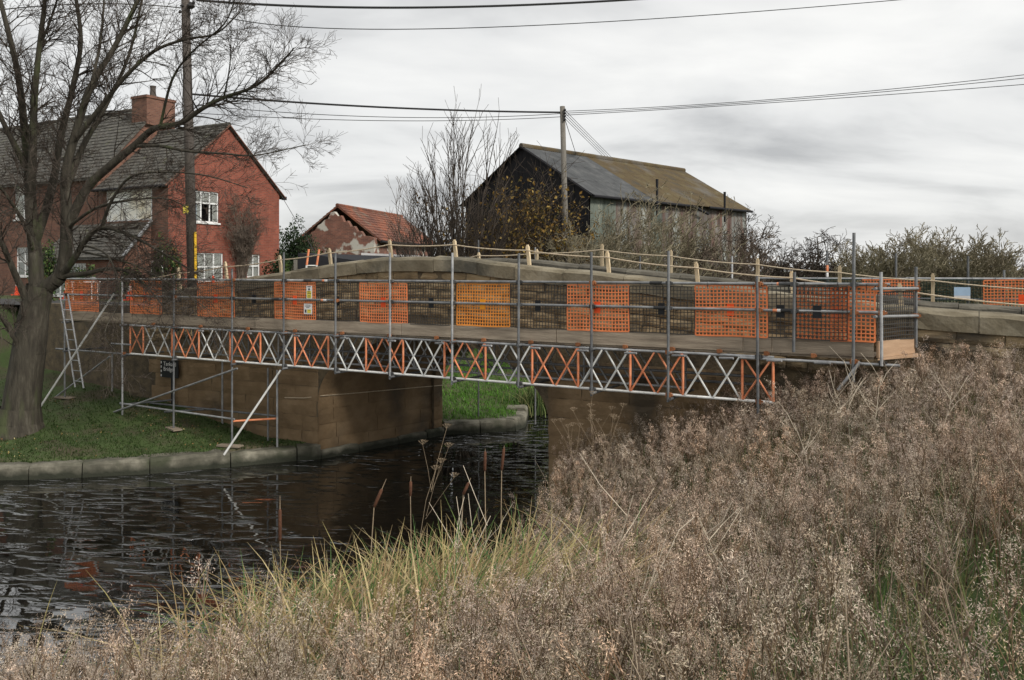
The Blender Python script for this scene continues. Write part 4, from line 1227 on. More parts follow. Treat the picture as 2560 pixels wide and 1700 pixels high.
for (u0, u1, z0, z1) in ((fw[0][0], fw[0][1], fw[0][3] - .06, fw[0][3]), (fw[0][0], fw[0][1], fw[0][2], fw[0][2] + .06), (fw[0][0], fw[0][0] + .06, fw[0][2] + .06, fw[0][3] - .06), (fw[0][1] - .06, fw[0][1], fw[0][2] + .06, fw[0][3] - .06)):
    boxmk(m, mkf, u0, u1, .0, .09, z0, z1)
obj('frame', m, MT['white'], wb_)
window(house, mkf, *fm[0], 2, 1, [('cream_blind', .02, .98, .0, 1)])
window(house, mkf, *fm[1], 2, 2, [('curtain', .02, .98, .0, 1)])
dr = obj('door', (lambda q: (boxmk(q, mkf, fw[1][0] + .08, fw[1][1] - .08, .08, .12, fw[1][2], fw[1][3] - .08), q)[1])(MB()), MT['black_felt'], house)
m = MB(); boxmk(m, mkf, fw[1][0], fw[1][0] + .075, -.02, .1, fw[1][2], fw[1][3]); boxmk(m, mkf, fw[1][1] - .075, fw[1][1], -.02, .1, fw[1][2], fw[1][3]); boxmk(m, mkf, fw[1][0] + .075, fw[1][1] - .075, -.02, .1, fw[1][3] - .075, fw[1][3])
obj('door_frame', m, MT['white'], dr)
m = MB(); boxmk(m, mkf, (fw[1][0] + fw[1][1]) / 2 - .15, (fw[1][0] + fw[1][1]) / 2 + .15, .07, .079, fw[1][3] - .6, fw[1][3] - .2); obj('door_pane', m, MT['glass'], dr)
# roofs: slab plus tiles
def gable_roof(parent, x0, x1, y0, y1, ev, rg, oh, nc, nr, mt_, nm='roof', tm=None):
    ym = (y0 + y1) / 2; s = (rg - ev) / (ym - y0)
    r_ = None
    for (ye, sg_) in ((y0 - oh, -1), (y1 + oh, 1)):
        ze = ev - oh * s
        m_ = MB()
        m_.add([(x0, ye, ze), (x1, ye, ze), (x1, ym, rg), (x0, ym, rg), (x0, ye, ze - .09), (x1, ye, ze - .09), (x1, ym, rg - .09), (x0, ym, rg - .09)],
               [(0, 1, 2, 3), (7, 6, 5, 4), (0, 4, 5, 1), (1, 5, 6, 2), (3, 7, 4, 0)])
        r_ = obj(nm, m_, MT[mt_], parent)
        m_ = MB(); tile_roof(m_, (x0, ye, ze + .004), (x1, ye, ze + .004), (x0, ym, rg + .004), (x1, ym, rg + .004), nc, nr)
        kind(obj('roof_tiles', m_, MT[tm or mt_], r_), 'stuff')
    m_ = MB(); x = x0
    while x < x1 - .05:
        m_.tube([(x, ym, rg + .01), (min(x + .44, x1), ym, rg + .01)], .11, 8); x += .45
    obj('ridge_tiles', m_, MT[tm or mt_], r_)
    return r_
gable_roof(house, XW + .02, .10, 0, MD, EV, RG, .22, 24, 18, 'slate')
gable_roof(house, XM - .1, XW + .10, -.02, MD, EV2, RG2, .22, 70, 20, 'slate')
# bargeboard and gutter, drainpipe
m = MB(); m.bar((.12, -.25, EV - .23), (.12, MD / 2, RG - .02), .04, .10, (1, 0, 0)); m.bar((.12, MD + .25, EV - .23), (.12, MD / 2, RG - .02), .04, .10, (1, 0, 0)); obj('verge', m, MT['brick_brown'], house)
m = MB(); m.tube([(XW, -.28, EV - .22), (.1, -.28, EV - .22)], .055, 8); obj('gutter', m, MT['black_felt'], house)
m = MB(); m.tube([(.02, MD + .30, EV - .22), (XM, MD + .30, EV2 - .22)], .055, 8); m.box(-.02, .14, MD + .16, MD + .34, EV - .32, EV - .16); obj('gutter', m, MT['black_felt'], house)
m = MB(); m.tube([(-.25, -.09, 1.3), (-.25, -.09, 5.35)], .035, 8); obj('drainpipe', m, MT['white'], house)
m = MB()
cx_ = XW - .35
m.box(cx_ - .52, cx_ + .52, MD / 2 - .75, MD / 2 + .75, RG2 - .9, RG2 + .30); m.box(cx_ - .56, cx_ + .56, MD / 2 - .79, MD / 2 + .79, RG2 + .30, RG2 + .42)
ch = obj('chimney', m, MT['brick_brown'], house)
m = MB(); m.tube([(cx_ - .05, MD / 2, RG2 + .42), (cx_ - .05, MD / 2, RG2 + .9), (cx_ - .05, MD / 2, RG2 + 1.0)], [.14, .12, .15], 10); obj('chimney_pot', m, MT['pole'], ch)
# lean-to porch along the front
px0, px1 = hfro(190)[0], hfro(402)[0]
zp1, zp0 = EYE - (556 - HY) / F * 34.5, EYE - (642 - HY) / F * 32.6
m = MB(); m.add([(px0, -1.7, zp0 - .05), (px1, -1.7, zp0 - .05), (px1 - .5, -.02, zp1 - .05), (px0, -.02, zp1 - .05), (px0, -1.7, zp0 - .12), (px1, -1.7, zp0 - .12), (px1 - .5, -.02, zp1 - .12), (px0, -.02, zp1 - .12)],
           [(0, 1, 2, 3), (7, 6, 5, 4), (0, 4, 5, 1), (1, 5, 6, 2), (3, 7, 4, 0)])
pr_ = obj('porch_roof', m, MT['slate'], house)
m = MB(); tile_roof(m, (px0, -1.7, zp0 - .04), (px1, -1.7, zp0 - .04), (px0, -.02, zp1 - .04), (px1 - .5, -.02, zp1 - .04), 30, 10); kind(obj('roof_tiles', m, MT['slate'], pr_), 'stuff')
m = MB(); m.bar((px1 - .5, -.05, zp1 + .02), (px1 + .02, -1.7, zp0 + .02), .10, .05); obj('hip_flashing', m, MT['tube'], pr_)
pcx = (px0 + px1) / 2
pw_ = [(px0 + .5, px0 + 2.9, zp0 - 1.55, zp0 - .25)]
mkp = lambda u, d, z: (u, -1.45 + d, z)
m = MB(); wall_holes(m, mkp, px0 + .1, px1 - .6, 1.2, zp0 - .1, pw_); m.quad((px1 - .6, -1.45, 1.2), (px1 - .6, 0, 1.2), (px1 - .6, 0, zp1 - .2), (px1 - .6, -1.45, zp0 - .1)); obj('porch_wall', m, MT['brick_brown'], house)
window(house, mkp, *pw_[0], 4, 2, [('curtain', .0, 1, 0, 1)], name='porch_window')

# ------------------------------------------------------------------ ruined outbuilding
E0 = (-7.33, 44.0); ro = math.atan2(9.3, 2.3)
ob = thing('ruined_outbuilding', 'small crumbling brick outbuilding with orange pantile roof and peeling plaster', 'outbuilding', (E0[0], E0[1], 0), ro)
oev, org_, ow, ol = EYE + 1.83, EYE + 3.57, 4.6, 9.6
m = MB()       # broken top edge of the gable
pts = [(0, 0, 1.0), (0, 0, oev - .05)]
for k in range(1, 12):
    y = ow * k / 12
    zt = oev + (org_ - oev) * (1 - abs(y - ow / 2) / (ow / 2))
    zt -= (.12 if y < ow / 2 else .35) + random.uniform(0, .22)
    pts.append((0, y, zt)); pts.append((0, y + ow / 24, zt - random.uniform(-.02, .10)))
pts += [(0, ow, oev - .5), (0, ow, 1.0)]
m.poly_extrude(pts, (.3, 0, 0)); obj('gable_wall', m, MT['brick_old'], ob)
m = MB(); m.box(.3, ol, 0, .3, 1.0, oev - .1); obj('side_wall', m, MT['brick_old'], ob)
m = MB(); m.box(.3, ol, ow - .3, ow, 1.0, oev - .4); obj('rear_wall', m, MT['brick_old'], ob)
gable_roof(ob, .35, ol + .2, 0, ow, oev, org_, .25, 38, 12, 'pantile')
m = MB(); m.tube([(.2, -.32, oev - .25), (ol, -.32, oev - .25)], .07, 8); obj('gutter', m, MT['black_felt'], ob)
# low black roofed shed beyond the bridge
sh = thing('black_shed', 'low black shed with a pale roof edge behind the bridge parapet', 'shed', tuple(P3(745, 680, 30)[:2]) + (0,), math.radians(3))
wS = 1280 * 0 + (1075 - 745) / F * 30
z_l, z_r = EYE - (632 - HY) / F * 30, EYE - (641 - HY) / F * 30
m = MB(); m.add([(0, 0, 1.5), (wS, 0, 1.5), (wS, 3, 1.5), (0, 3, 1.5), (0, 0, z_l), (wS, 0, z_l - .62), (wS, 3, z_r), (0, 3, z_l + .05)],
                 [(0, 3, 2, 1), (4, 5, 6, 7), (0, 1, 5, 4), (1, 2, 6, 5), (2, 3, 7, 6), (3, 0, 4, 7)])
obj('body', m, MT['black_felt'], sh)
m = MB(); m.bar((1.9, 2.9, z_l + .02), (wS, 3.0, z_r + .02), .10, .09); obj('roof_edge', m, MT['white_plastic'], sh)
m = MB(); m.box(-.16, -.02, 0, .1, 1.5, z_l - .25); obj('corner_post', m, MT['pole_grey'], sh)
# step ladder by the shed
l2 = thing('step_ladder', 'orange and grey ladder top standing before the black shed', 'ladder', tuple(P3(780, 700, 27.5)[:2]) + (0,))
for xx0, xx1 in ((765, 772), (790, 798)):
    p, q = P3(xx0, 676, 27.5), P3(xx1, 623, 27.5); b_ = l2.location
    p_, q_ = p - b_, q - b_
    tube_part('stile', p_ - (q_ - p_) * 2.0, p_ + (q_ - p_) * .25, .035, MT['alu'], l2, 8)
    tube_part('stile', p_ + (q_ - p_) * .25, q_, .036, MT['orange_paint'], l2, 8)
for k in range(5):
    y = 664 + k * 22
    tube_part('rung', P3(767 - k * 2, y, 27.5) - l2.location, P3(793 - k * 2, y, 27.5) - l2.location, .02, MT['alu'], l2, 6)

# ------------------------------------------------------------------ barn
B0 = (3.41, 36.6); rb_ = math.atan2(9.4, 9.5)
barn = thing('barn', 'large black-gabled barn with corrugated sheet walls and mossy roof', 'barn', (B0[0], B0[1], 0), rb_)
bev, brg, bw_, bln = EYE + 3.5, EYE + 5.88, 8.2, 13.5
m = MB()
nb = 30
for k in range(nb):
    y0_, y1_ = bw_ * k / nb + .006, bw_ * (k + 1) / nb - .006
    zf = lambda y: bev + (brg - bev) * (1 - abs(y - bw_ / 2) / (bw_ / 2))
    d = random.uniform(0, .015)
    m.add([(-.02 - d, y0_, 1.4), (-.02 - d, y1_, 1.4), (-.02 - d, y1_, zf(y1_)), (-.02 - d, y0_, zf(y0_)), (.04, y0_, 1.4), (.04, y1_, 1.4), (.04, y1_, zf(y1_)), (.04, y0_, zf(y0_))],
          [(0, 3, 2, 1), (4, 5, 6, 7), (0, 1, 5, 4), (1, 2, 6, 5), (2, 3, 7, 6), (3, 0, 4, 7)])
kind(obj('gable_boards', m, MT['tar'], barn), 'stuff')
m = MB(); m.add([(.05, .05, 1.4), (bln, .05, 1.4), (bln, bw_, 1.4), (.05, bw_, 1.4), (.05, .05, bev), (bln, .05, bev), (bln, bw_, bev), (.05, bw_, bev), (.05, bw_ / 2, brg - .1), (bln, bw_ / 2, brg - .1)],
                 [(0, 1, 5, 4), (1, 2, 6, 9, 5), (2, 3, 7, 6), (3, 0, 4, 8, 7)]); obj('frame_core', m, MT['tar'], barn)
def corr(w, h, waves, amp, name):
    m_ = MB(); n_ = waves * 4
    vv = []
    for i in range(n_ + 1):
        x = w * i / n_; y = -amp * math.cos(2 * PI * i / 4)
        vv += [(x, y, 0), (x, y, h)]
    m_.add(vv, [(2 * i, 2 * i + 2, 2 * i + 3, 2 * i + 1) for i in range(n_)])
    return m_.mesh(name, True)
wcol = bln / 15
WS = corr(wcol * 1.0, (bev - 1.4) / 2 * .985, 7, .02, 'wall_sheet')
for i in range(15):
    for j in range(2):
        o = obj('wall_sheet', WS, MT['tin_green'] if i < 2 or (i < 6 and random.random() < .35) else MT['tin'], barn)
        o.location = (i * wcol, -.035 - .003 * (i % 2) - .01 * j, 1.4 + j * (bev - 1.4) / 2 - random.uniform(.0, .04) - .03 * j)
sl = math.hypot(bw_ / 2 + .3, (brg - bev) * (1 + .6 / bw_)); slope = math.atan2(brg - bev, bw_ / 2)
RS = corr(wcol * 1.0, sl / 3 * 1.05, 6, .016, 'roof_sheet')
for side in (0, 1):
    for i in range(15):
        for j in range(3):
            gm = MT['sheet_grey'] if (i < 5) else MT['sheet_moss']
            o = obj('roof_sheet', RS, gm, barn)
            t0 = j * sl / 3 - .15
            y = -.25 + math.cos(slope) * t0
            z = bev - .25 * math.tan(slope) + math.sin(slope) * t0 + .05 + .010 * j + .001 * (i % 2)
            if side == 0:
                o.location = (i * wcol - .12 * (i == 0), y, z); o.scale = (1 + .13 * (i == 0), 1, 1); o.rotation_euler = (-(PI / 2 - slope), 0, 0)
            else:
                o.location = ((i + 1) * wcol, bw_ - y, z); o.rotation_euler = (-(PI / 2 - slope), 0, PI)
m = MB(); x = -.15
while x < bln:
    m.tube([(x, bw_ / 2, brg + .09), (min(x + 1.0, bln + .1), bw_ / 2, brg + .085)], .14, 8); x += .98
obj('ridge_cap', m, MT['sheet_moss'], barn)
m = MB(); m.bar((-.12, -.28, bev - .16), (-.12, bw_ / 2, brg + .04), .05, .2, (1, 0, 0)); m.bar((-.12, bw_ + .28, bev - .16), (-.12, bw_ / 2, brg + .04), .05, .2, (1, 0, 0)); obj('bargeboard', m, MT['tar'], barn)
m = MB(); m.tube([(-.1, -.34, bev - .20), (7.5, -.34, bev - .22)], .07, 8); m.tube([(7.6, -.34, bev - .2), (9.0, -.42, bev - .55)], .07, 8); m.tube([(9.2, -.34, bev - .2), (bln + .1, -.34, bev - .2)], .07, 8); obj('gutter', m, MT['black_felt'], barn)
for xx, hh in ((4.6, .9), (10.7, .7)):
    m = MB(); m.tube([(xx, -.36, bev - .9), (xx, -.36, bev + hh * .6), (xx, -.36, bev + hh)], [.05, .06, .07], 8); obj('vent_pipe', m, MT['black_felt'], barn)

# ------------------------------------------------------------------ roadside things behind the left end of the scaffold
def cone(x, h, Z, label, sleeve):
    p = P3(x, 700, Z); p.z = max(gz(*w2l(p.x, p.y)), 3.42 if w2l(p.x, p.y)[1] < BW else 0) + .004
    t_ = thing('traffic_cone', label, 'traffic cone', tuple(p), 0, 'traffic cones by the house')
    m_ = MB(); m_.box(-.19, .19, -.19, .19, 0, .04); obj('base', m_, MT['cone_orange'], t_)
    m_ = MB(); m_.tube([(0, 0, .04), (0, 0, h * .45)], [.14, .095], 12); obj('lower_body', m_, MT['cone_orange'], t_)
    m_ = MB(); m_.tube([(0, 0, h * .45), (0, 0, h * .75)], [.097, .062], 12); obj('sleeve', m_, MT['white_plastic'] if sleeve else MT['cone_orange'], t_)
    m_ = MB(); m_.tube([(0, 0, h * .75), (0, 0, h * .98), (0, 0, h)], [.062, .032, .028], 12); obj('tip', m_, MT['white_plastic'] if sleeve == 2 else MT['cone_orange'], t_)
cone(533, 1.0, 29.0, 'orange traffic cone standing below the ground floor gable window', 0)
cone(325, .75, 31.3, 'orange and white traffic cone behind the second orange mesh guard', 1)
cone(180, .75, 33.0, 'orange traffic cone with white sleeve next to the white barrier', 1)
cone(167, .80, 32.7, 'mostly white traffic cone beside the ladder', 2)
cone(45, .9, 36.0, 'orange and white traffic cone by the house wall beyond the big tree', 1)
pb = P3(187, 742, 33.4); pb.z = gz(*w2l(pb.x, pb.y)) + .034
br = thing('road_barrier', 'white plastic road barrier behind the first orange mesh guard', 'barrier', tuple(pb))
wb = (244 - 187) / F * 33.4
for zz, hh in ((.52, .07), (.36, .05), (.10, .06)):
    m = MB(); m.box(0, wb, -.02, .02, zz - hh / 2, zz + hh / 2); obj('rail', m, MT['white_plastic'], br)
for k in range(6):
    m = MB(); m.box(wb * k / 5 - .02, wb * k / 5 + .02, -.021, .021, 0, .56); obj('upright', m, MT['white_plastic'], br)
m = MB(); m.box(wb * .55, wb * .8, -.03, -.022, .15, .3); obj('red_panel', m, MT['cone_orange'], br)
for xx in (.05, wb - .05):
    m = MB(); m.box(xx - .05, xx + .05, -.25, .25, -.03, .0); obj('foot', m, MT['cone_orange'], br)
pt = P3(214, 698, 31.5)
tb = thing('garden_table', 'white garden table with a domed grey cover near the porch', 'table', (pt.x, pt.y, gz(*w2l(pt.x, pt.y))))
m = MB(); m.box(-.42, .42, -.3, .3, .66, .70); obj('top', m, MT['white_plastic'], tb)
for sx in (-.36, .36):
    for sy in (-.24, .24):
        m = MB(); m.bar((sx, sy, 0), (sx, sy, .66), .05, .05, (0, 1, 0)); obj('leg', m, MT['white_plastic'], tb)
m = MB(); m.tube([(.22, 0, .70), (.22, 0, .78), (.22, 0, .86), (.22, 0, .89)], [.24, .22, .13, .02], 14); obj('cover', m.mesh('cover', True), MT['tube'], tb)

def quads_from_segs(sg_):
    S = np.asarray(sg_); P0, P1, R0, R1 = S[:, 0:3], S[:, 3:6], S[:, 6:7], S[:, 7:8]
    D = P1 - P0; A = np.cross(D, np.array([[.31, .77, .2]])); A /= np.maximum(np.linalg.norm(A, axis=1, keepdims=True), 1e-6)
    B = np.cross(D, A); B /= np.maximum(np.linalg.norm(B, axis=1, keepdims=True), 1e-6)
    out_v, out_f, o = [], [], 0
    for Q in (A, B):
        V_ = np.stack([P0 - Q * R0, P0 + Q * R0, P1 + Q * R1, P1 - Q * R1], 1).reshape(-1, 3)
        out_v.append(V_); out_f.append(np.arange(len(V_)).reshape(-1, 4) + o); o += len(V_)
    return np.concatenate(out_v), np.concatenate(out_f)
# ------------------------------------------------------------------ bare trees
def rvec(rn): 
    v = Vector((rn.gauss(0, 1), rn.gauss(0, 1), rn.gauss(0, 1))); v.normalize(); return v
def branch(segs, rn, p, d, L, r, lvl, cfg):
    """one branch with its side branches; cfg: list of (children, length ratio, spread) for each level"""
    ns = 4 if L > .5 else (3 if L > .22 else 2)
    step = L / ns
    pos, dr_ = p.copy(), d.copy()
    pts = [pos.copy()]
    for i in range(ns):
        dr_ = (dr_ + rvec(rn) * cfg['wob'] + Vector((0, 0, cfg['up'])) * (.35 if lvl else .2)).normalized()
        q = pos + dr_ * step
        r0 = r * (1 - .75 * i / ns); r1 = r * (1 - .75 * (i + 1) / ns)
        segs.append((*pos, *q, max(r0, cfg['rmin']), max(r1, cfg['rmin'])))
        pos = q; pts.append(pos.copy())
    if lvl >= len(cfg['lv']): return
    nch, lr, spr = cfg['lv'][lvl]
    n_ = max(1, int(nch * rn.uniform(.75, 1.25) + .5))
    for k in range(n_):
        t = rn.uniform(.22, 1.0) if k else 1.0
        f_ = t * ns; i = min(int(f_), ns - 1)
        q = pts[i].lerp(pts[i + 1], f_ - i)
        side = rvec(rn); ax_ = (pts[i + 1] - pts[i]).normalized()
        side = (side - ax_ * side.dot(ax_)); side.normalize()
        s_ = spr * rn.uniform(.6, 1.25)
        nd_ = (ax_ * math.cos(s_) + side * math.sin(s_)).normalized()
        branch(segs, rn, q, nd_, L * lr * rn.uniform(.65, 1.2) * (1.15 - .45 * t), max(r * .55 * (1.1 - .5 * t), cfg['rmin']), lvl + 1, cfg)
def tree_from(name, label, cat, base, trunk_segs, crown_segs, mt_t, mt_c, n_t=8, group=None):
    t_ = thing(name, label, cat, tuple(base), 0, group)
    b = np.array([base[0], base[1], base[2]])
    if trunk_segs:
        V_, F_ = segs_np(trunk_segs, n_t); me = mesh_np('trunk', V_ - b, F_); me.polygons.foreach_set('use_smooth', [True] * len(me.polygons))
        obj('trunk', me, mt_t, t_)
    V_, F_ = quads_from_segs(crown_segs)
    obj('crown', mesh_np('crown', V_ - b, F_), mt_c, t_)
    return t_
def limb(pix, Zs, r0, r1):
    """a limb through photograph pixels at its own distances"""
    pts = [P3(x, y, Z) for (x, y), Z in zip(pix, Zs)]
    out_ = []
    for i in range(len(pts) - 1):
        a_ = pts[max(i - 1, 0)]; b_ = pts[i]; c_ = pts[i + 1]; d_ = pts[min(i + 2, len(pts) - 1)]
        for k in range(4):
            t = k / 4
            out_.append(.5 * ((2 * b_) + (c_ - a_) * t + (2 * a_ - 5 * b_ + 4 * c_ - d_) * t * t + (3 * b_ - a_ - 3 * c_ + d_) * t ** 3))
    out_.append(pts[-1])
    n_ = len(out_)
    return out_, [r0 + (r1 - r0) * (i / (n_ - 1)) ** .8 for i in range(n_)]
rn = random.Random(42)
TB = P3(48, 1052, 20.4); TB.z = float(ground_h(np.array([TB.x]), np.array([TB.y]))[0])
trunk, twigs = [], []
def Zl(n_, dz, z0=20.4): return [z0 + dz * i / (n_ - 1) for i in range(n_)]
LIMBS = [   # pixel path, depth change, radius at base and tip
    ([(48, 1062), (58, 980), (72, 880), (84, 790), (100, 715)], 0.0, .46, .32),
    ([(92, 745), (88, 640), (78, 530), (72, 430), (62, 330), (44, 180), (8, 30), (-20, -80)], .6, .26, .05),
    ([(108, 735), (150, 690), (165, 620), (166, 520), (165, 430), (190, 330), (226, 220), (285, 120), (345, 0), (380, -90)], -.6, .27, .04),
    ([(78, 500), (82, 380), (86, 250), (98, 120), (112, 0), (118, -120)], -1.2, .16, .04),
    ([(85, 600), (130, 470), (152, 340), (184, 210), (202, 100), (188, -20), (180, -110)], 1.2, .16, .04),
    ([(165, 470), (205, 370), (262, 270), (325, 130), (362, -40)], 1.5, .12, .03),
    ([(170, 560), (218, 470), (275, 415), (335, 365), (385, 322), (450, 308), (505, 272), (560, 244), (640, 214), (700, 160), (735, 120)], -1.6, .17, .018),
    ([(335, 365), (400, 365), (470, 378), (560, 384), (640, 388), (765, 362)], -1.0, .07, .012),
    ([(190, 350), (250, 270), (310, 195), (385, 128), (465, 98), (540, 84), (600, 30)], -1.4, .10, .015),
    ([(150, 700), (180, 655), (215, 600), (255, 568), (330, 590), (420, 640), (500, 690)], -1.5, .14, .015),
    ([(160, 700), (215, 684), (270, 672), (320, 680), (370, 720), (420, 780)], -1.3, .11, .012),
    ([(66, 420), (20, 330), (-30, 220), (-60, 100)], -.8, .12, .03),
    ([(80, 780), (40, 690), (0, 600), (-50, 520)], -1.4, .15, .04),
    ([(60, 900), (20, 820), (-20, 760)], -1.2, .10, .03),
    ([(255, 568), (280, 500), (330, 440), (420, 430), (520, 440), (620, 470)], -1.8, .06, .012),
    ([(100, 130), (130, 40), (160, -60)], -.5, .05, .02),
    ([(230, 215), (250, 110), (260, 0), (262, -90)], .8, .06, .02),
    ([(400, 318), (430, 200), (480, 130), (560, 60), (590, -10)], -1.5, .05, .012),
    ([(560, 244), (575, 160), (578, 60)], -1.4, .03, .008),
    ([(165, 560), (240, 520), (330, 500), (430, 500), (520, 560)], -2.4, .06, .010),
    ([(110, 640), (60, 560), (10, 480), (-40, 420)], -2.0, .09, .02),
    ([(200, 600), (270, 640), (300, 740), (262, 830), (290, 880)], -2.2, .04, .008),
    ([(215, 640), (330, 660), (440, 720), (560, 800)], -2.0, .04, .007)]
all_pts = []
TC = dict(wob=.20, up=.10, rmin=.0031, lv=[(6, .62, .75), (5, .62, .75)])
for li, (pix, dz, r0, r1) in enumerate(LIMBS):
    z0 = 20.4
    if li:
        q0 = min(all_pts, key=lambda q: (CX + F * q.x / q.y - pix[0][0]) ** 2 + (HY - F * (q.z - EYE) / q.y - pix[0][1]) ** 2)
        z0 = q0.y; pix = [(CX + F * q0.x / q0.y, HY - F * (q0.z - EYE) / q0.y)] + pix[1:]
    if li: r0, r1 = r0 * .74, r1 * .8
    pts, rr = limb(pix, Zl(len(pix), dz, z0), r0, r1)
    for i in range(len(pts) - 1): trunk.append((*pts[i], *pts[i + 1], rr[i], rr[i + 1]))
    all_pts += pts
    if li == 0: continue
    plen = sum((pts[i + 1] - pts[i]).length for i in range(len(pts) - 1))
    for k in range(int(plen * 7.4)):
        t = rn.uniform(.14, 1.0) ** .8 * (len(pts) - 1); i = min(int(t), len(pts) - 2)
        p = pts[i].lerp(pts[i + 1], t - i); ax_ = (pts[i + 1] - pts[i]).normalized()
        side = rvec(rn); side -= ax_ * side.dot(ax_); side.normalize()
        s_ = rn.uniform(.45, 1.1)
        L = rn.uniform(.5, 1.35) * (.75 if rr[i] < .03 else 1.0)
        branch(twigs, rn, p, (ax_ * math.cos(s_) + side * math.sin(s_) + Vector((0, 0, .12 if pix[-1][1] < 420 else -.12))).normalized(), L, min(rr[i] * .4, .02), 0, TC)
tr0 = P3(48, 1062, 20.4)
trunk += [(tr0.x - .03, tr0.y, TB.z - .15, tr0.x - .015, tr0.y, TB.z + .18, .66, .54), (tr0.x - .015, tr0.y, TB.z + .18, tr0.x + .02, tr0.y, TB.z + .55, .54, .465)]
tree_from('bare_tree', 'big leafless many-limbed tree on the grassy river bank', 'tree', TB, trunk, twigs, MT['bark'], MT['twig'], 10)

def shrub(name, label, x, Z, y_top, half_w, n_stems, mt_c, cfg, seed, upr=.9, r0=.03, gb=None, cat='shrub', group=None, base_w=.35, leaves=None):
    rn_ = random.Random(seed)
    b = P3(x, 700, Z)
    b.z = float(ground_h(np.array([b.x]), np.array([b.y]))[0]) if gb is None else gb
    top = EYE - (y_top - HY) / F * Z
    H = top - b.z
    sg_ = []
    for k in range(n_stems):
        an_ = rn_.uniform(0, 2 * PI); rr = math.sqrt(rn_.random())
        p = b + Vector((math.cos(an_) * rr * half_w * base_w, math.sin(an_) * rr * half_w * base_w, 0))
        out_ = Vector((math.cos(an_) * rr * half_w, math.sin(an_) * rr * half_w, 0))
        tip = b + out_ + Vector((0, 0, H * math.sqrt(max(.12, 1 - (rr * upr) ** 2)) * rn_.uniform(.80, 1.0)))
        d = tip - p
        branch(sg_, rn_, p, d.normalized(), d.length * .93, r0 * rn_.uniform(.7, 1.2), 0, cfg)
    t_ = tree_from(name, label, cat, b, None, sg_, MT['bark'], mt_c, 6, group)
    m_ = MB(); m_.tube([Vector(q[:3]) - b for q in sg_[:4]] + [Vector(sg_[3][3:6]) - b], [max(q[6] * 1.25, .012) for q in sg_[:4]] + [sg_[3][7]], 7)
    obj('trunk', m_, MT['bark'], t_)
    return t_, b, H, sg_
CF_UP = dict(wob=.10, up=.16, rmin=.007, lv=[(13, .34, .42), (5, .5, .6)])
CF_UP2 = dict(wob=.07, up=.20, rmin=.0065, lv=[(8, .30, .35), (4, .5, .6)])
CF_BUSH = dict(wob=.17, up=.05, rmin=.0105, lv=[(8, .42, .7), (6, .52, .8), (3, .5, .8)])
CF_BUSH2 = dict(wob=.20, up=.08, rmin=.0095, lv=[(7, .44, .7), (6, .5, .8), (3, .5, .8)])
CF_HAW = dict(wob=.36, up=.06, rmin=.009, lv=[(7, .5, .85), (6, .55, .9), (5, .5, .9)])
shrub('pollard_tree', 'pollarded tree with a fan of tall straight bare shoots beside the barn', 1150, 31.0, 285, 2.5, 58, MT['twig'], CF_UP2, 1, upr=.9, r0=.05, cat='tree', base_w=.22)
# gnarled knuckles of the pollard
shrub('bare_shrub', 'loose bare shrub leaning over the ruined outbuilding', 1045, 34.0, 430, 1.7, 16, MT['twig_brown'], CF_UP, 2, r0=.03, group='bare shrubs behind the bridge')
ys, yb_, yH, ysg = shrub('yellow_leaved_shrub', 'shrub with sparse yellow autumn leaves in front of the barn gable', 1300, 32.0, 405, 2.1, 30, MT['twig'],
                         dict(wob=.16, up=.12, rmin=.006, lv=[(9, .42, .7), (5, .5, .8)]), 3, r0=.035)
def leaf_cloud(pts, size, cols, seed, flat=.5):
    r_ = np.random.default_rng(seed)
    P_ = np.asarray(pts, float); n_ = len(P_)
    A = r_.normal(size=(n_, 3)); A /= np.linalg.norm(A, axis=1, keepdims=True)
    B = r_.normal(size=(n_, 3)); B[:, 2] *= flat; B -= A * (A * B).sum(1, keepdims=True); B /= np.linalg.norm(B, axis=1, keepdims=True)
    s_ = size * r_.uniform(.6, 1.3, (n_, 1))
    V_ = np.stack([P_ - A * s_, P_ + B * s_ * .55, P_ + A * s_, P_ - B * s_ * .55], 1).reshape(-1, 3)
    F_ = np.arange(4 * n_).reshape(-1, 4)
    c_ = np.asarray(cols)[r_.integers(0, len(cols), n_)] * r_.uniform(.7, 1.25, (n_, 1))
    return V_, F_, np.repeat(c_, 4, 0)
S_ = np.asarray(ysg); r_ = np.random.default_rng(4)
cand = S_[(S_[:, 6] < .012)]
sel = cand[r_.integers(0, len(cand), 6500)]
lp_ = sel[:, 3:6] + r_.normal(0, .06, (len(sel), 3))
keep = (lp_[:, 2] < yb_.z + yH * (.72 + .25 * r_.random(len(lp_))))
V_, F_, C_ = leaf_cloud(lp_[keep], .075, [(.27, .165, .035), (.22, .125, .03), (.36, .25, .07), (.15, .095, .03), (.11, .09, .03), (.09, .065, .03)], 5)
obj('leaves', mesh_np('leaves', V_ - np.array(yb_), F_, C_), MT['leaf'], ys)
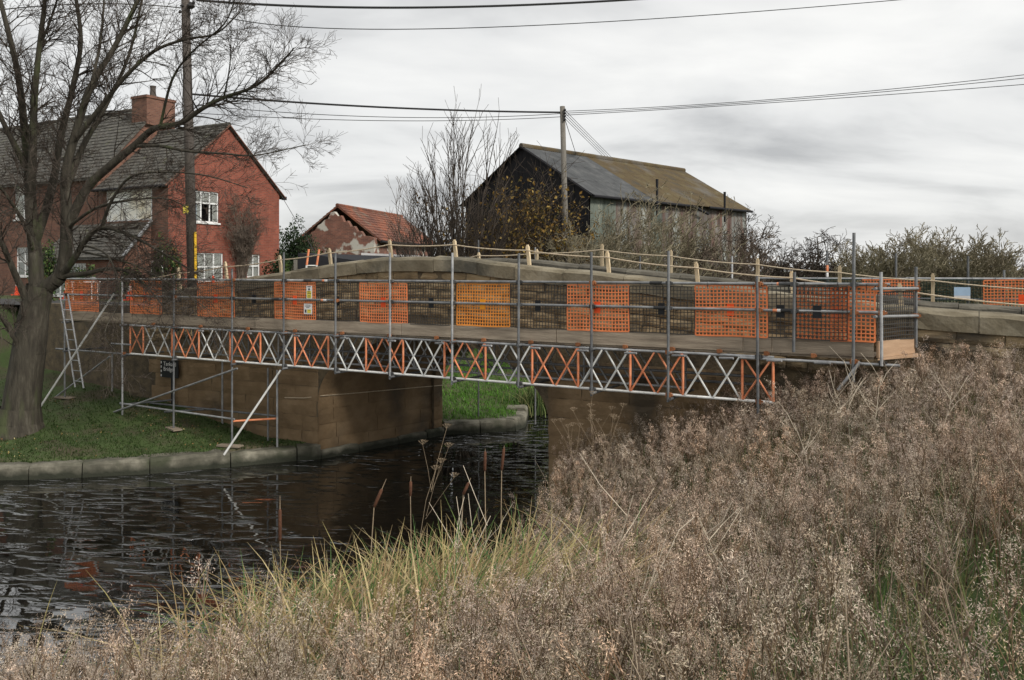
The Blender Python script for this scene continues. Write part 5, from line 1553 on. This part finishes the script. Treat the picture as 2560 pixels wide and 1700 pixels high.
# scrub in front of the barn's side and the hedgerow to its right
bushes = [(1560, 33, 520, 2.0, 'grey green bare scrub bush at the barn corner', 'twig_grey'), (1680, 34, 530, 2.2, 'grey green bare scrub bush below the barn gutter', 'twig_grey'),
          (1800, 35, 575, 2.0, 'brownish bare scrub bush at the far end of the barn wall', 'twig_brown'), (1480, 31, 590, 1.2, 'low bare scrub bush beside the grey pole', 'twig_grey')]
for i, (x, Z, yt, hw, lab, mt_) in enumerate(bushes):
    shrub('scrub_bush', lab, x, Z, yt, hw, 26, MT[mt_], CF_BUSH2, 30 + i, group='scrub bushes along the barn', base_w=.75, upr=.8)
shrub('hawthorn_tree', 'dark bare thorn tree beside the far end of the barn', 1905, 40, 520, 2.0, 6, MT['twig'], CF_HAW, 51, r0=.09, cat='tree', group='bare thorn trees in the hedgerow', base_w=.1)
shrub('hawthorn_tree', 'spreading bare thorn tree between the first thorn tree and the slender one', 2010, 41, 545, 2.4, 7, MT['twig'], CF_HAW, 52, r0=.09, cat='tree', group='bare thorn trees in the hedgerow', base_w=.1)
shrub('hawthorn_tree', 'slender bare thorn tree beside the tall scaffold standard', 2095, 42, 560, 2.0, 6, MT['twig'], CF_HAW, 53, r0=.08, cat='tree', group='bare thorn trees in the hedgerow', base_w=.1)
big = [(2270, 38, 590, 3.0, 'tallest rounded bare bush in the hedgerow', 'twig_grey', 52), (2190, 37, 625, 1.7, 'olive toned small bush at the foot of the tallest bush', 'twig_grey', 28),
       (2410, 37, 605, 2.5, 'broad rounded bare bush next to the tallest bush', 'twig_grey', 46), (2480, 40, 630, 1.4, 'brown bare bush at the end of the broad rounded bush', 'twig_brown', 24),
       (2590, 42, 650, 1.8, 'low distant bush at the end of the hedgerow', 'twig_brown', 20), (2110, 44, 650, 2.2, 'low tangled bush under the thorn trees', 'twig_brown', 22), (1960, 44, 655, 2.4, 'low tangled bush under the first thorn tree', 'twig_brown', 22)]
for i, (x, Z, yt, hw, lab, mt_, ns) in enumerate(big):
    shrub('hedgerow_bush', lab, x, Z, yt, hw, ns, MT[mt_], CF_BUSH, 70 + i, group='bushes of the hedgerow', base_w=.7, upr=.75)

# evergreen hedge and garden green between the house and the ruin
def leafy(name, label, x, Z, y_top, hw, hd, n_, cols, seed, cat='hedge', size=.06, group=None, gb=None):
    r_ = np.random.default_rng(seed); rn_ = random.Random(seed)
    b = P3(x, 700, Z); b.z = float(ground_h(np.array([b.x]), np.array([b.y]))[0]) if gb is None else gb
    H = EYE - (y_top - HY) / F * Z - b.z
    nb_ = 26
    ang = r_.uniform(0, 2 * PI, nb_); rad = np.sqrt(r_.random(nb_)); hz = r_.uniform(.2, 1.0, nb_)
    cen = np.stack([np.cos(ang) * rad * hw * .8, np.sin(ang) * rad * hd * .8, hz * H * np.sqrt(np.maximum(.15, 1 - (rad * .8) ** 2)) * .86], 1)
    k = r_.integers(0, nb_, n_)
    d_ = r_.normal(size=(n_, 3)); d_ /= np.linalg.norm(d_, axis=1, keepdims=True)
    pts = cen[k] + d_ * (np.array([hw, hd, H]) * .24) * (r_.random((n_, 1)) ** .35)
    pts[:, 2] = np.maximum(pts[:, 2], .02)
    V_, F_, C_ = leaf_cloud(pts, size, cols, seed + 1)
    t_ = thing(name, label, cat, tuple(b), 0, group)
    obj('foliage', mesh_np('foliage', V_, F_, C_), MT['leaf'], t_)
    sg_ = []
    for q in range(8):
        branch(sg_, rn_, Vector((rn_.uniform(-.3, .3) * hw, rn_.uniform(-.3, .3) * hd, 0)), Vector((rn_.uniform(-.4, .4), rn_.uniform(-.4, .4), 1)).normalized(), H * .7, .04, 0, dict(wob=.2, up=.05, rmin=.008, lv=[(5, .5, .7)]))
    V_, F_ = segs_np(sg_, 4); obj('stems', mesh_np('stems', V_, F_), MT['twig'], t_)
DK = [(.022, .040, .016), (.030, .055, .020), (.018, .032, .014), (.045, .07, .03)]
GR = [(.07, .12, .03), (.10, .15, .04), (.055, .10, .03), (.13, .17, .06)]
leafy('evergreen_hedge', 'dark green hedge between the brick house and the ruin', 745, 34, 568, 1.55, 1.3, 9000, DK, 90)
leafy('evergreen_tree', 'dark green treetop rising behind the hedge', 735, 41, 540, 1.6, 1.6, 5000, DK, 93, cat='tree')
leafy('garden_bush', 'bright green bush at the foot of the dark hedge', 790, 31, 612, 1.0, .9, 4500, GR, 96, cat='bush', size=.05)
leafy('garden_bush', 'small green bush beside the house corner post', 722, 30, 650, .5, .5, 1800, GR, 99, cat='bush', size=.05)
leafy('garden_bush', 'leafy climber bush beside the porch roof', 415, 31.3, 585, .75, .5, 2600, GR + DK, 102, cat='bush', size=.055)
leafy('garden_bush', 'green bush under the far end of the porch roof', 205, 31.5, 650, .7, .5, 2200, GR + DK, 105, cat='bush', size=.055)
leafy('garden_bush', 'green bush in front of the porch window', 330, 31.5, 668, .8, .4, 2400, GR + DK, 107, cat='bush', size=.05)
leafy('ivy_bush', 'pale green ivy bush beside the big tree fork', 112, 30.0, 575, .6, .5, 1500, GR + DK, 111, cat='bush', size=.06)
# bare creeper climbing the gable
cr_seg = []
rn2 = random.Random(8)
def gp(x, y, d=.10):
    yy, Z = hgab(x)
    return Vector((d, yy, EYE - (y - HY) / F * Z))
for k in range(150):
    p = gp(rn2.uniform(588, 612), rn2.uniform(640, 705), .05)
    t = rn2.random()
    q = gp(rn2.uniform(552, 642), rn2.uniform(508, 600), rn2.uniform(.08, .45))
    mid = p.lerp(q, .5) + Vector((rn2.uniform(.05, .3), rn2.uniform(-.15, .15), rn2.uniform(-.1, .2)))
    cr_seg += [(*p, *mid, .012, .009), (*mid, *q, .009, .006)]
    branch(cr_seg, rn2, q, Vector((rn2.uniform(0, .5), rn2.uniform(-.7, .7), rn2.uniform(-.4, .9))).normalized(), .4, .006, 1, dict(wob=.4, up=.0, rmin=.006, lv=[(0, 0, 0), (6, .7, .9)]))
    branch(cr_seg, rn2, mid, Vector((rn2.uniform(0, .5), rn2.uniform(-.7, .7), rn2.uniform(-.4, .9))).normalized(), .35, .006, 1, dict(wob=.4, up=.0, rmin=.006, lv=[(0, 0, 0), (5, .7, .9)]))
for k in range(8):
    p = gp(600, 760, .05); q = gp(rn2.uniform(588, 612), 655, .1); cr_seg.append((*p, *q, .03, .02))
V_, F_ = segs_np(cr_seg, 3)
o = obj('bare_creeper', mesh_np('bare_creeper', V_, F_), MT['twig_brown']); o.location = (H0[0], H0[1], 0); o.rotation_euler = (0, 0, -TH)
tag(o, 'brown leafless creeper climbing the brick gable between the windows', 'creeper')

# ------------------------------------------------------------------ dry weeds, reeds, grass
def inst(tmpls, P_, rot, scl, tilt_x, tilt_y, tint, seed):
    """copies of small plant shapes joined into one mesh"""
    r_ = np.random.default_rng(seed)
    which = r_.integers(0, len(tmpls), len(P_))
    VV, FF, CC, off = [], [], [], 0
    for k, (V_, F_, C_) in enumerate(tmpls):
        m_ = np.where(which == k)[0]
        if len(m_) == 0: continue
        c_, s_ = np.cos(rot[m_]), np.sin(rot[m_])
        X, Y, Z = V_[:, 0][None] * scl[m_][:, None], V_[:, 1][None] * scl[m_][:, None], V_[:, 2][None] * scl[m_][:, None]
        x2 = X * c_[:, None] - Y * s_[:, None] + Z * tilt_x[m_][:, None]
        y2 = X * s_[:, None] + Y * c_[:, None] + Z * tilt_y[m_][:, None]
        W = np.stack([x2 + P_[m_, 0:1], y2 + P_[m_, 1:2], Z + P_[m_, 2:3]], 2)
        nv = len(V_)
        VV.append(W.reshape(-1, 3))
        FF.append((F_[None] + (np.arange(len(m_)) * nv)[:, None, None]).reshape(-1, F_.shape[1]) + off)
        CC.append((C_[None] * tint[m_][:, None, :]).reshape(-1, 3))
        off += nv * len(m_)
    return np.concatenate(VV), np.concatenate(FF), np.concatenate(CC)
def flakes(pts, size, width, cols, seed):
    r_ = np.random.default_rng(seed)
    P_ = np.asarray(pts, float); n_ = len(P_)
    A = r_.normal(size=(n_, 3)); A[:, 2] += .5; A /= np.linalg.norm(A, axis=1, keepdims=True)
    B = r_.normal(size=(n_, 3)); B -= A * (A * B).sum(1, keepdims=True); B /= np.linalg.norm(B, axis=1, keepdims=True)
    s_ = size * r_.uniform(.55, 1.4, (n_, 1))
    V_ = np.stack([P_ - A * s_ * .5, P_ + A * s_ * .5 + B * width * .3, P_ + B * width], 1).reshape(-1, 3)
    c_ = np.asarray(cols)[r_.integers(0, len(cols), n_)] * r_.uniform(.7, 1.25, (n_, 1))
    return V_, np.arange(3 * n_).reshape(-1, 3), np.repeat(c_, 3, 0)
def tri(F_): return np.concatenate([F_[:, [0, 1, 2]], F_[:, [0, 2, 3]]])
def weed_template(seed, n_br, n_fl, fl, spread=.55, leafy_=0, fw_=.0045):
    rn_ = random.Random(seed); r_ = np.random.default_rng(seed)
    sg_, tips = [], []
    p = Vector((0, 0, 0)); d = Vector((rn_.uniform(-.12, .12), rn_.uniform(-.12, .12), 1)).normalized()
    pts = [p.copy()]
    for i in range(5):
        d = (d + rvec(rn_) * .07).normalized(); q = p + d * .2
        sg_.append((*p, *q, .0055 * (1 - .15 * i), .0055 * (1 - .15 * (i + 1)))); p = q; pts.append(p.copy())
    for k in range(n_br):
        t = rn_.uniform(2.2, 4.9) if k else 4.95; i = min(int(t), 4); b = pts[i].lerp(pts[i + 1], t - i)
        an_ = rn_.uniform(0, 2 * PI); sp_ = spread * rn_.uniform(.5, 1.5)
        bd = Vector((math.cos(an_) * sp_, math.sin(an_) * sp_, 1)).normalized()
        L = rn_.uniform(.12, .30) * (1.25 - .15 * t)
        m1 = b + bd * L * .55; e_ = m1 + (bd + Vector((0, 0, .35))).normalized() * L * .45
        sg_ += [(*b, *m1, .003, .0024), (*m1, *e_, .0024, .0016)]
        tips.append(e_)
    V_, F_ = quads_from_segs(sg_); F_ = tri(F_)
    c_stem = np.tile(np.array([[.24, .185, .135]]), (len(V_), 1)) * r_.uniform(.75, 1.15, (len(V_), 1))  # stem colour darkened to imitate the shade below the pale heads
    T = np.array([tuple(t) for t in tips])
    ks = r_.integers(0, len(T), n_fl)
    hs_ = r_.uniform(.6, 1.35, len(T))[ks][:, None]
    pos = T[ks] + r_.normal(0, .024, (n_fl, 3)) * hs_ * np.array([1, 1, 1.25]) + np.array([0, 0, .012])
    Vf, Ff, Cf = flakes(pos, fl, fw_, [(.64, .55, .475), (.54, .455, .39), (.68, .61, .53), (.38, .315, .265)], seed + 5)
    if leafy_:
        zl = r_.uniform(.03, .6, leafy_); a_ = r_.uniform(0, 2 * PI, leafy_); rr = r_.uniform(.02, .11, leafy_)
        pl = np.stack([np.cos(a_) * rr, np.sin(a_) * rr, zl], 1)
        V2, F2, C2 = flakes(pl, .05, .010, [(.13, .10, .072), (.09, .072, .05), (.09, .09, .045)], seed + 9)
        Vf = np.concatenate([Vf, V2]); Ff = np.concatenate([Ff, F2 + len(Cf)]); Cf = np.concatenate([Cf, C2])
    return np.concatenate([V_, Vf]), np.concatenate([F_, Ff + len(V_)]), np.concatenate([c_stem, Cf])
def scatter(n_, x0, x1, y0, y1, seed):
    r_ = np.random.default_rng(seed)
    X, Y = r_.uniform(x0, x1, n_), r_.uniform(y0, y1, n_)
    return X, Y
def in_view(X, Y, mx=.70): return (np.abs(X) < mx * Y + .8)
def weeds(name, label, n_, box_, tmpls, hrange, tints, seed, dmin=.35, dmax=40, keepf=None):
    X, Y = scatter(n_, *box_, seed)
    r_ = np.random.default_rng(seed + 1)
    dr_ = poly_dist(X, Y, RB)
    nn = (X - C0[0]) * Nx[0] + (Y - C0[1]) * Nx[1]
    k = in_view(X, Y) & ~in_river(X, Y) & (dr_ > dmin) & (dr_ < dmax) & (dr_ < poly_dist(X, Y, LB)) & (nn < -.12) & (np.hypot(X, Y) > 2.3)
    if keepf is not None: k &= keepf(X, Y, r_)
    clump = .5 + .40 * wob(X, Y, 3.4, 3.1) + .35 * wob(X, Y, 8.3, .7)
    k &= r_.random(len(X)) < np.clip(.35 + 1.0 * clump, .2, 1)
    X, Y, clump = X[k], Y[k], clump[k]; n2 = len(X)
    h = hrange[0] + (hrange[1] - hrange[0]) * np.clip(.62 * clump + .38 * r_.random(n2), 0, 1)
    P_ = np.stack([X, Y, ground_h(X, Y) - .03], 1)
    tm = np.asarray(tints); ci = np.clip(((wob(X, Y, .9, 1.2) * .5 + .5) * len(tm) + r_.normal(0, .6, n2)).astype(int), 0, len(tm) - 1)
    tint = tm[ci] * r_.uniform(.62, 1.22, (n2, 1))
    V_, F_, C_ = inst(tmpls, P_, r_.uniform(0, 2 * PI, n2), h, r_.normal(0, .19, n2), r_.normal(0, .19, n2), tint, seed + 2)
    o = obj(name, mesh_np(name, V_, F_, C_), MT['weed'])
    kind(o, 'stuff'); tag(o, label, 'weeds')
    return o
TN = [weed_template(200 + k, 8, 330, .0165, leafy_=20, fw_=.0045) for k in range(7)]        # near plants, fine seed heads
TF = [weed_template(300 + k, 7, 135, .026, leafy_=10, fw_=.0085) for k in range(7)]         # farther plants, coarser
BR = [(1.0, .95, .92), (.95, .83, .76), (1.15, 1.02, .90), (.80, .75, .72), (1.02, 1.0, .92), (.74, .70, .60), (1.1, .90, .74)]
weeds('dry_weeds', 'thick stand of brown dry seeding weeds on the near river bank', 4300, (-7, 8, 2.2, 8.2), TN, (.48, 1.16), BR, 400, dmin=.15,
      keepf=lambda X, Y, r_: ~((X > -2.6) & (X < -.4) & (Y > 6.0) & (r_.random(len(X)) < .88)) & ~((X > .36 * Y) & (X < .66 * Y) & (Y > 3.2) & (Y < 6.2) & (r_.random(len(X)) < .62)))
weeds('dry_weeds', 'thick stand of grey brown weeds running up to the scaffold', 6200, (-.5, 11, 8.0, 16.5), TF, (.34, 1.08), BR, 420, dmin=.2)

# grasses: arching blades
def blades(P_, h, w, bend, dirs, cols, nseg=4):
    """each blade a tapering ribbon that bends over"""
    n_ = len(P_)
    D = np.stack([np.cos(dirs), np.sin(dirs), np.zeros(n_)], 1)
    S = np.stack([-np.sin(dirs), np.cos(dirs), np.zeros(n_)], 1)
    rows = []
    for i in range(nseg + 1):
        t = i / nseg
        c_ = P_ + D * (bend * h * t * t)[:, None] + np.array([0, 0, 1]) * (h * (t - .45 * np.clip(bend, 0, 1.6) * t ** 2.4))[:, None]
        ww = (w * (1 - t) ** .7 * .5 + .0006)[:, None]
        rows += [c_ - S * ww, c_ + S * ww]
    V_ = np.stack(rows, 1).reshape(-1, 3)
    k = 2 * (nseg + 1)
    f = np.array([[2 * i, 2 * i + 1, 2 * i + 3, 2 * i + 2] for i in range(nseg)])
    F_ = (f[None] + (np.arange(n_) * k)[:, None, None]).reshape(-1, 4)
    C_ = np.repeat(cols, k, 0)
    return V_, F_, C_
def pick(cols, n_, r_, v=.25): return np.asarray(cols)[r_.integers(0, len(cols), n_)] * r_.uniform(1 - v, 1 + v, (n_, 1))
r_ = np.random.default_rng(77)
SED = [(.40, .32, .15), (.50, .41, .22), (.13, .19, .055), (.085, .15, .05), (.30, .26, .11), (.44, .33, .18), (.24, .16, .08), (.33, .24, .12)]
n_ = 8200
X, Y = r_.normal(-1.2, .78, n_), r_.normal(7.3, .72, n_)
k = (poly_dist(X, Y, RB) < 3.0) & (Y > 5.2) & ~(in_river(X, Y) & (poly_dist(X, Y, RB) > .35))
X, Y = X[k], Y[k]; n_ = len(X)
P_ = np.stack([X, Y, np.maximum(ground_h(X, Y), -.1) - .02], 1)
V_, F_, C_ = blades(P_, r_.uniform(.75, 1.85, n_), r_.uniform(.014, .030, n_), r_.uniform(.3, 1.5, n_), r_.normal(.2, 1.2, n_), pick(SED, n_, r_), 7)
o = obj('sedge', mesh_np('sedge', V_, F_, C_), MT['grassblade']); kind(o, 'stuff'); tag(o, 'arching yellow and green sedge at the near water edge', 'sedge')
n_ = 26000
X, Y = scatter(n_, -7, 11, 2.2, 16, 501)
k = in_view(X, Y) & ~in_river(X, Y) & (poly_dist(X, Y, RB) < poly_dist(X, Y, LB)) & (((X - C0[0]) * Nx[0] + (Y - C0[1]) * Nx[1]) < -.1) & (np.hypot(X, Y) > 2.2)
gp_ = wob(X, Y, .8, 4.0) + 1.6 * ((X > .33 * Y) & (Y < 6.6))
k &= r_.random(len(X)) < np.clip(.42 + .5 * gp_, .12, 1)
X, Y = X[k], Y[k]; n_ = len(X)
P_ = np.stack([X, Y, ground_h(X, Y) - .02], 1)
UG = [(.10, .16, .045), (.07, .12, .035), (.24, .22, .10), (.32, .26, .14), (.15, .19, .07)]
V_, F_, C_ = blades(P_, r_.uniform(.30, .85, n_), r_.uniform(.007, .014, n_), r_.uniform(.1, 1.0, n_), r_.uniform(0, 2 * PI, n_), pick(UG, n_, r_), 4)
o = obj('bank_grass', mesh_np('bank_grass', V_, F_, C_), MT['grassblade']); kind(o, 'stuff'); tag(o, 'rough green and straw grass among the weeds', 'grass')
# mown turf on the left bank and behind the arch, with fallen leaves
def turf(name, label, X, Y, h, cols, seed, w=.012):
    r_ = np.random.default_rng(seed); n_ = len(X)
    P_ = np.stack([X, Y, ground_h(X, Y) - .015], 1)
    V_, F_, C_ = blades(P_, r_.uniform(h * .5, h * 1.3, n_), r_.uniform(w * .7, w * 1.3, n_), r_.uniform(.1, .9, n_), r_.uniform(0, 2 * PI, n_), pick(cols, n_, r_, .35), 2)
    o = obj(name, mesh_np(name, V_, F_, C_), MT['grassblade']); kind(o, 'stuff'); tag(o, label, 'grass')
TG = [(.034, .072, .014), (.028, .058, .013), (.047, .085, .02), (.055, .07, .025)]  # greens darkened, the bank's shade is put into the blade colour
X, Y = scatter(70000, -16, -3.5, 17.0, 25.0, 601)
dl_ = poly_dist(X, Y, LB); nn = (X - C0[0]) * Nx[0] + (Y - C0[1]) * Nx[1]
k = ~in_river(X, Y) & (dl_ > .30) & (dl_ < poly_dist(X, Y, RB)) & (nn < -.05) & (X > -.68 * Y)
k &= RNG.random(len(X)) < np.clip(1.25 - .17 * dl_ + .3 * wob(X, Y, 1.4, .5), .12, 1)
turf('bank_turf', 'short green turf with shade in its colour on the river bank below the scaffold', X[k], Y[k], .075, TG, 602, .016)
X, Y = scatter(34000, -4, 4, 22.0, 38.0, 611)
dl_ = poly_dist(X, Y, LB); nn = (X - C0[0]) * Nx[0] + (Y - C0[1]) * Nx[1]
k = ~in_river(X, Y) & (dl_ > .22) & (dl_ < poly_dist(X, Y, RB)) & (nn > BW + .05) & (np.abs(X / Y + .03) < .09)
turf('far_turf', 'bright green grass bank seen through the arch', X[k], Y[k], .14, [(.085, .20, .025), (.11, .24, .035), (.065, .16, .022)], 612, .022)
X, Y = scatter(3600, -15, -4.5, 17.2, 23.0, 621)
k = ~in_river(X, Y) & (poly_dist(X, Y, LB) > .45) & (((X - C0[0]) * Nx[0] + (Y - C0[1]) * Nx[1]) < -.1) & (RNG.random(len(X)) < np.clip(.15 + .9 * wob(X, Y, 1.1, 2.2), .03, 1))
P_ = np.stack([X[k], Y[k], ground_h(X[k], Y[k]) + .045], 1)
V_, F_, C_ = leaf_cloud(P_, .022, [(.36, .27, .10), (.28, .16, .07), (.42, .36, .18), (.22, .13, .06)], 622, .25)
o = obj('fallen_leaves', mesh_np('fallen_leaves', V_, F_, C_), MT['leaf']); kind(o, 'stuff'); tag(o, 'fallen yellow and brown leaves scattered on the turf', 'leaves')
# reeds at the far water edge beyond the arch
n_ = 900; X, Y = r_.normal(1.0, .45, n_), r_.normal(26.2, .35, n_)
P_ = np.stack([X, Y, np.full(n_, .05)], 1)
V_, F_, C_ = blades(P_, r_.uniform(.5, 1.3, n_), r_.uniform(.02, .035, n_), r_.uniform(.1, .9, n_), r_.uniform(0, 2 * PI, n_), pick([(.10, .16, .05), (.16, .20, .07), (.28, .27, .12), (.07, .11, .04)], n_, r_), 4)
o = obj('far_reeds', mesh_np('far_reeds', V_, F_, C_), MT['grassblade']); kind(o, 'stuff'); tag(o, 'clump of green reeds at the water beyond the arch', 'reeds')

# loose straw stalks lying through the weeds
rn3 = random.Random(31); sg_ = []
for k in range(2600):
    x, y = rn3.uniform(-5, 9), rn3.uniform(2.6, 15)
    xa, ya = np.array([x]), np.array([y])
    if abs(x) > .68 * y or in_river(xa, ya)[0] or poly_dist(xa, ya, RB)[0] < .3 or poly_dist(xa, ya, LB)[0] < poly_dist(xa, ya, RB)[0] or w2l(x, y)[1] > -.3: continue
    b = Vector((x, y, float(ground_h(xa, ya)[0])))
    an_ = rn3.uniform(0, 2 * PI); tl = rn3.uniform(.1, .7)
    d = Vector((math.cos(an_) * tl, math.sin(an_) * tl, 1)).normalized(); L = rn3.uniform(.6, 1.15)
    m1 = b + d * L * .6; e_ = m1 + (d + rvec(rn3) * .25).normalized() * L * .4
    sg_ += [(*b, *m1, .0034, .003), (*m1, *e_, .003, .0018)]
    for q in range(rn3.randint(0, 3)):
        f_ = m1 + (d + rvec(rn3) * .6).normalized() * rn3.uniform(.15, .4); sg_.append((*m1, *f_, .0022, .0014))
V_, F_ = quads_from_segs(sg_)
C_ = np.repeat(np.repeat(pick([(.56, .47, .36), (.46, .38, .29), (.30, .23, .17), (.20, .155, .12)], len(V_) // 8 + 1, np.random.default_rng(3)), 8, 0)[:len(V_)], 1, 0)
o = obj('straw_stalks', mesh_np('straw_stalks', V_, F_, C_), MT['weed']); kind(o, 'stuff'); tag(o, 'loose thin straw stalks poking through the weeds', 'stalks')

# cattails, each its own plant
MT['cat_head'] = mat('cattail_head', [(0.3, (.07, .030, .017)), (0.7, (.125, .055, .030))], scale=40, bump=.4, bscale=200)
MT['dry_stalk'] = mat('dry_stalk', [(0.3, (.22, .165, .11)), (0.7, (.36, .28, .19))], scale=12, bump=.1, var=.2)
MT['pale_stalk'] = mat('pale_stalk', [(0.3, (.42, .35, .26)), (0.7, (.62, .55, .44))], scale=12, bump=.1, var=.2)
CT = [  # head bottom px, head top px, spike length px, depth, tilt text
    ((700, 1352), (700, 1272), 28, 8.0, 'cattail standing alone over the open water beside the sedge'), ((935, 1268), (955, 1222), 22, 8.2, 'leaning cattail with a slim head above the sedge'),
    ((1026, 1240), (1027, 1203), 8, 9.2, 'short dark cattail head between leaning stems'), ((1158, 1236), (1172, 1206), 8, 9.0, 'small leaning cattail head among umbels'),
    ((1212, 1178), (1213, 1128), 2, 9.3, 'tall cattail of a pair before the arch water, the one nearer the sedge'), ((1254, 1176), (1260, 1120), 2, 9.3, 'tall cattail of a pair before the arch water, the one nearer the weeds')]
for (hb, ht, sp_, Z, lab) in CT:
    b_, t_ = P3(*hb, Z), P3(*ht, Z)
    d = (t_ - b_)
    rt = P3(hb[0] - (ht[0] - hb[0]) * 2.2, 1500, Z); rt.z = max(0.0, float(ground_h(np.array([rt.x]), np.array([rt.y]))[0]))
    c = thing('cattail', lab, 'cattail', tuple(rt), 0, 'cattails at the water edge')
    m = MB(); m.tube([(0, 0, 0), tuple((b_ - rt) * .5 + Vector((.02, 0, 0))), tuple(b_ - rt)], [.007, .006, .005], 6); obj('stem', m, MT['dry_stalk'], c)
    L = d.length; dn = d.normalized()
    m = MB(); m.tube([tuple(b_ - rt + dn * (L * q)) for q in (0, .05, .5, .95, 1)], [.006, .0155, .0175, .0155, .005], 9); obj('head', m.mesh('head', True), MT['cat_head'], c)
    m = MB(); m.tube([tuple(t_ - rt), tuple(t_ - rt + dn * (sp_ / F * Z + .02))], [.004, .002], 5); obj('spike', m, MT['dry_stalk'], c)
    for q in range(3):
        aq = random.uniform(0, 2 * PI); V_, F_, C_ = blades(np.zeros((1, 3)), np.array([random.uniform(.7, 1.2)]), np.array([.016]), np.array([random.uniform(.2, .8)]), np.array([aq]), np.array([[.40, .32, .18]]), 6)
        obj('leaf', mesh_np('leaf', V_, F_, C_), MT['grassblade'], c)
# bleached umbel stalks
def umbel(x, y_top, Z, label, seed, mt_='pale_stalk', n_br=5, spread=.5, r=.0042, heads=True, lean=0.0):
    rn_ = random.Random(seed)
    top = P3(x, y_top, Z)
    bx = top.x - lean; g_ = max(0, float(ground_h(np.array([bx]), np.array([Z]))[0]))
    t_ = thing('umbel_stalk', label, 'dead stalk', (bx, Z, g_), 0, 'bleached dead stalks')
    H = top.z - g_
    sg_ = []; tips = []
    p = Vector((0, 0, 0)); tipv = Vector((lean, 0, H))
    bw__ = rn_.uniform(-.12, .12)
    nodes_ = [p.lerp(tipv, k / 6) + rvec(rn_) * .025 + Vector((bw__ * math.sin(k / 6 * PI), 0, 0)) for k in range(7)]; nodes_[0] = p
    m_ = MB(); m_.tube(nodes_, [r * (1 - .08 * k) for k in range(7)], 6); obj('stem', m_, MT[mt_], t_)
    for k in range(n_br):
        q = nodes_[3].lerp(nodes_[6], rn_.uniform(.1, .9)); a_ = rn_.uniform(0, 2 * PI)
        e_ = q + Vector((math.cos(a_) * spread, math.sin(a_) * spread * .5, rn_.uniform(.7, 1.1))) * (H * rn_.uniform(.22, .34))
        m_ = MB(); m_.tube([q, q.lerp(e_, .5) + rvec(rn_) * .035, e_], [r * .6, r * .5, r * .38], 5); obj('side_branch', m_, MT[mt_], t_); tips.append(e_)
    tips.append(nodes_[6])
    if heads:
        for e_ in tips:
            m_ = MB()
            for k in range(9):
                a_ = k * 2.399; rr = .06 * math.sqrt((k + .5) / 9)
                f_ = e_ + Vector((math.cos(a_) * rr, math.sin(a_) * rr, .05 - rr * .25))
                m_.tube([e_, f_], [.0012, .0009], 3, False)
                for w_ in range(4):
                    a2 = w_ * PI / 2 + k; m_.tube([f_, f_ + Vector((math.cos(a2) * .014, math.sin(a2) * .014, .012))], [.0009, .0013], 3, False)
            obj('umbel', m_, MT['dry_stalk'], t_)
UM = [(1085, 1180, 9.8, 'thin umbel stalk leaning over the dark water', .25),
      (1478, 1030, 12.0, 'tall umbel stalk in front of the abutment beside the weeds', .15), (1420, 1070, 12.4, 'umbel stalk with a few heads near the arch corner', -.15), (1535, 1045, 11.6, 'umbel stalk with a broad head before the weedy abutment', .1)]
for i, (x, y, Z, lab, ln) in enumerate(UM): umbel(x, y, Z, lab, 700 + i, 'dry_stalk', lean=ln)
DS = [(1590, 1235, 6.2, 'forked bleached stalk with a broad open fork', .3), (1690, 1350, 5.6, 'long bleached stalk bent through the weeds', .45), (1850, 1400, 5.4, 'bleached stalk with many thin forks', .35),
      (1960, 1460, 5.0, 'low slanting bleached stalk near the green grass', .6), (2070, 925, 11.5, 'pale forked sapling below the scaffold deck', -.1), (2150, 900, 11.0, 'straight pale stalk beside the scaffold raker', .05),
      (2210, 935, 10.5, 'folded pale stalk below the scaffold corner', .1), (1740, 1290, 6.0, 'thin bleached stalk crossing a forked one', -.3), (1220, 1290, 7.2, 'long straw stalk at the end of the sedge', .35), (1165, 1330, 7.4, 'thick straw stalk leaning over the sedge', .45),
      (2375, 980, 9.5, 'upright pale stalk high on the weedy bank', .05), (1990, 1060, 9.5, 'pale stalk rising from the middle of the weeds', -.05)]
for i, (x, y, Z, lab, ln) in enumerate(DS): umbel(x, y, Z, lab, 760 + i, 'pale_stalk', n_br=5, spread=.75, r=.0058, heads=False, lean=ln)
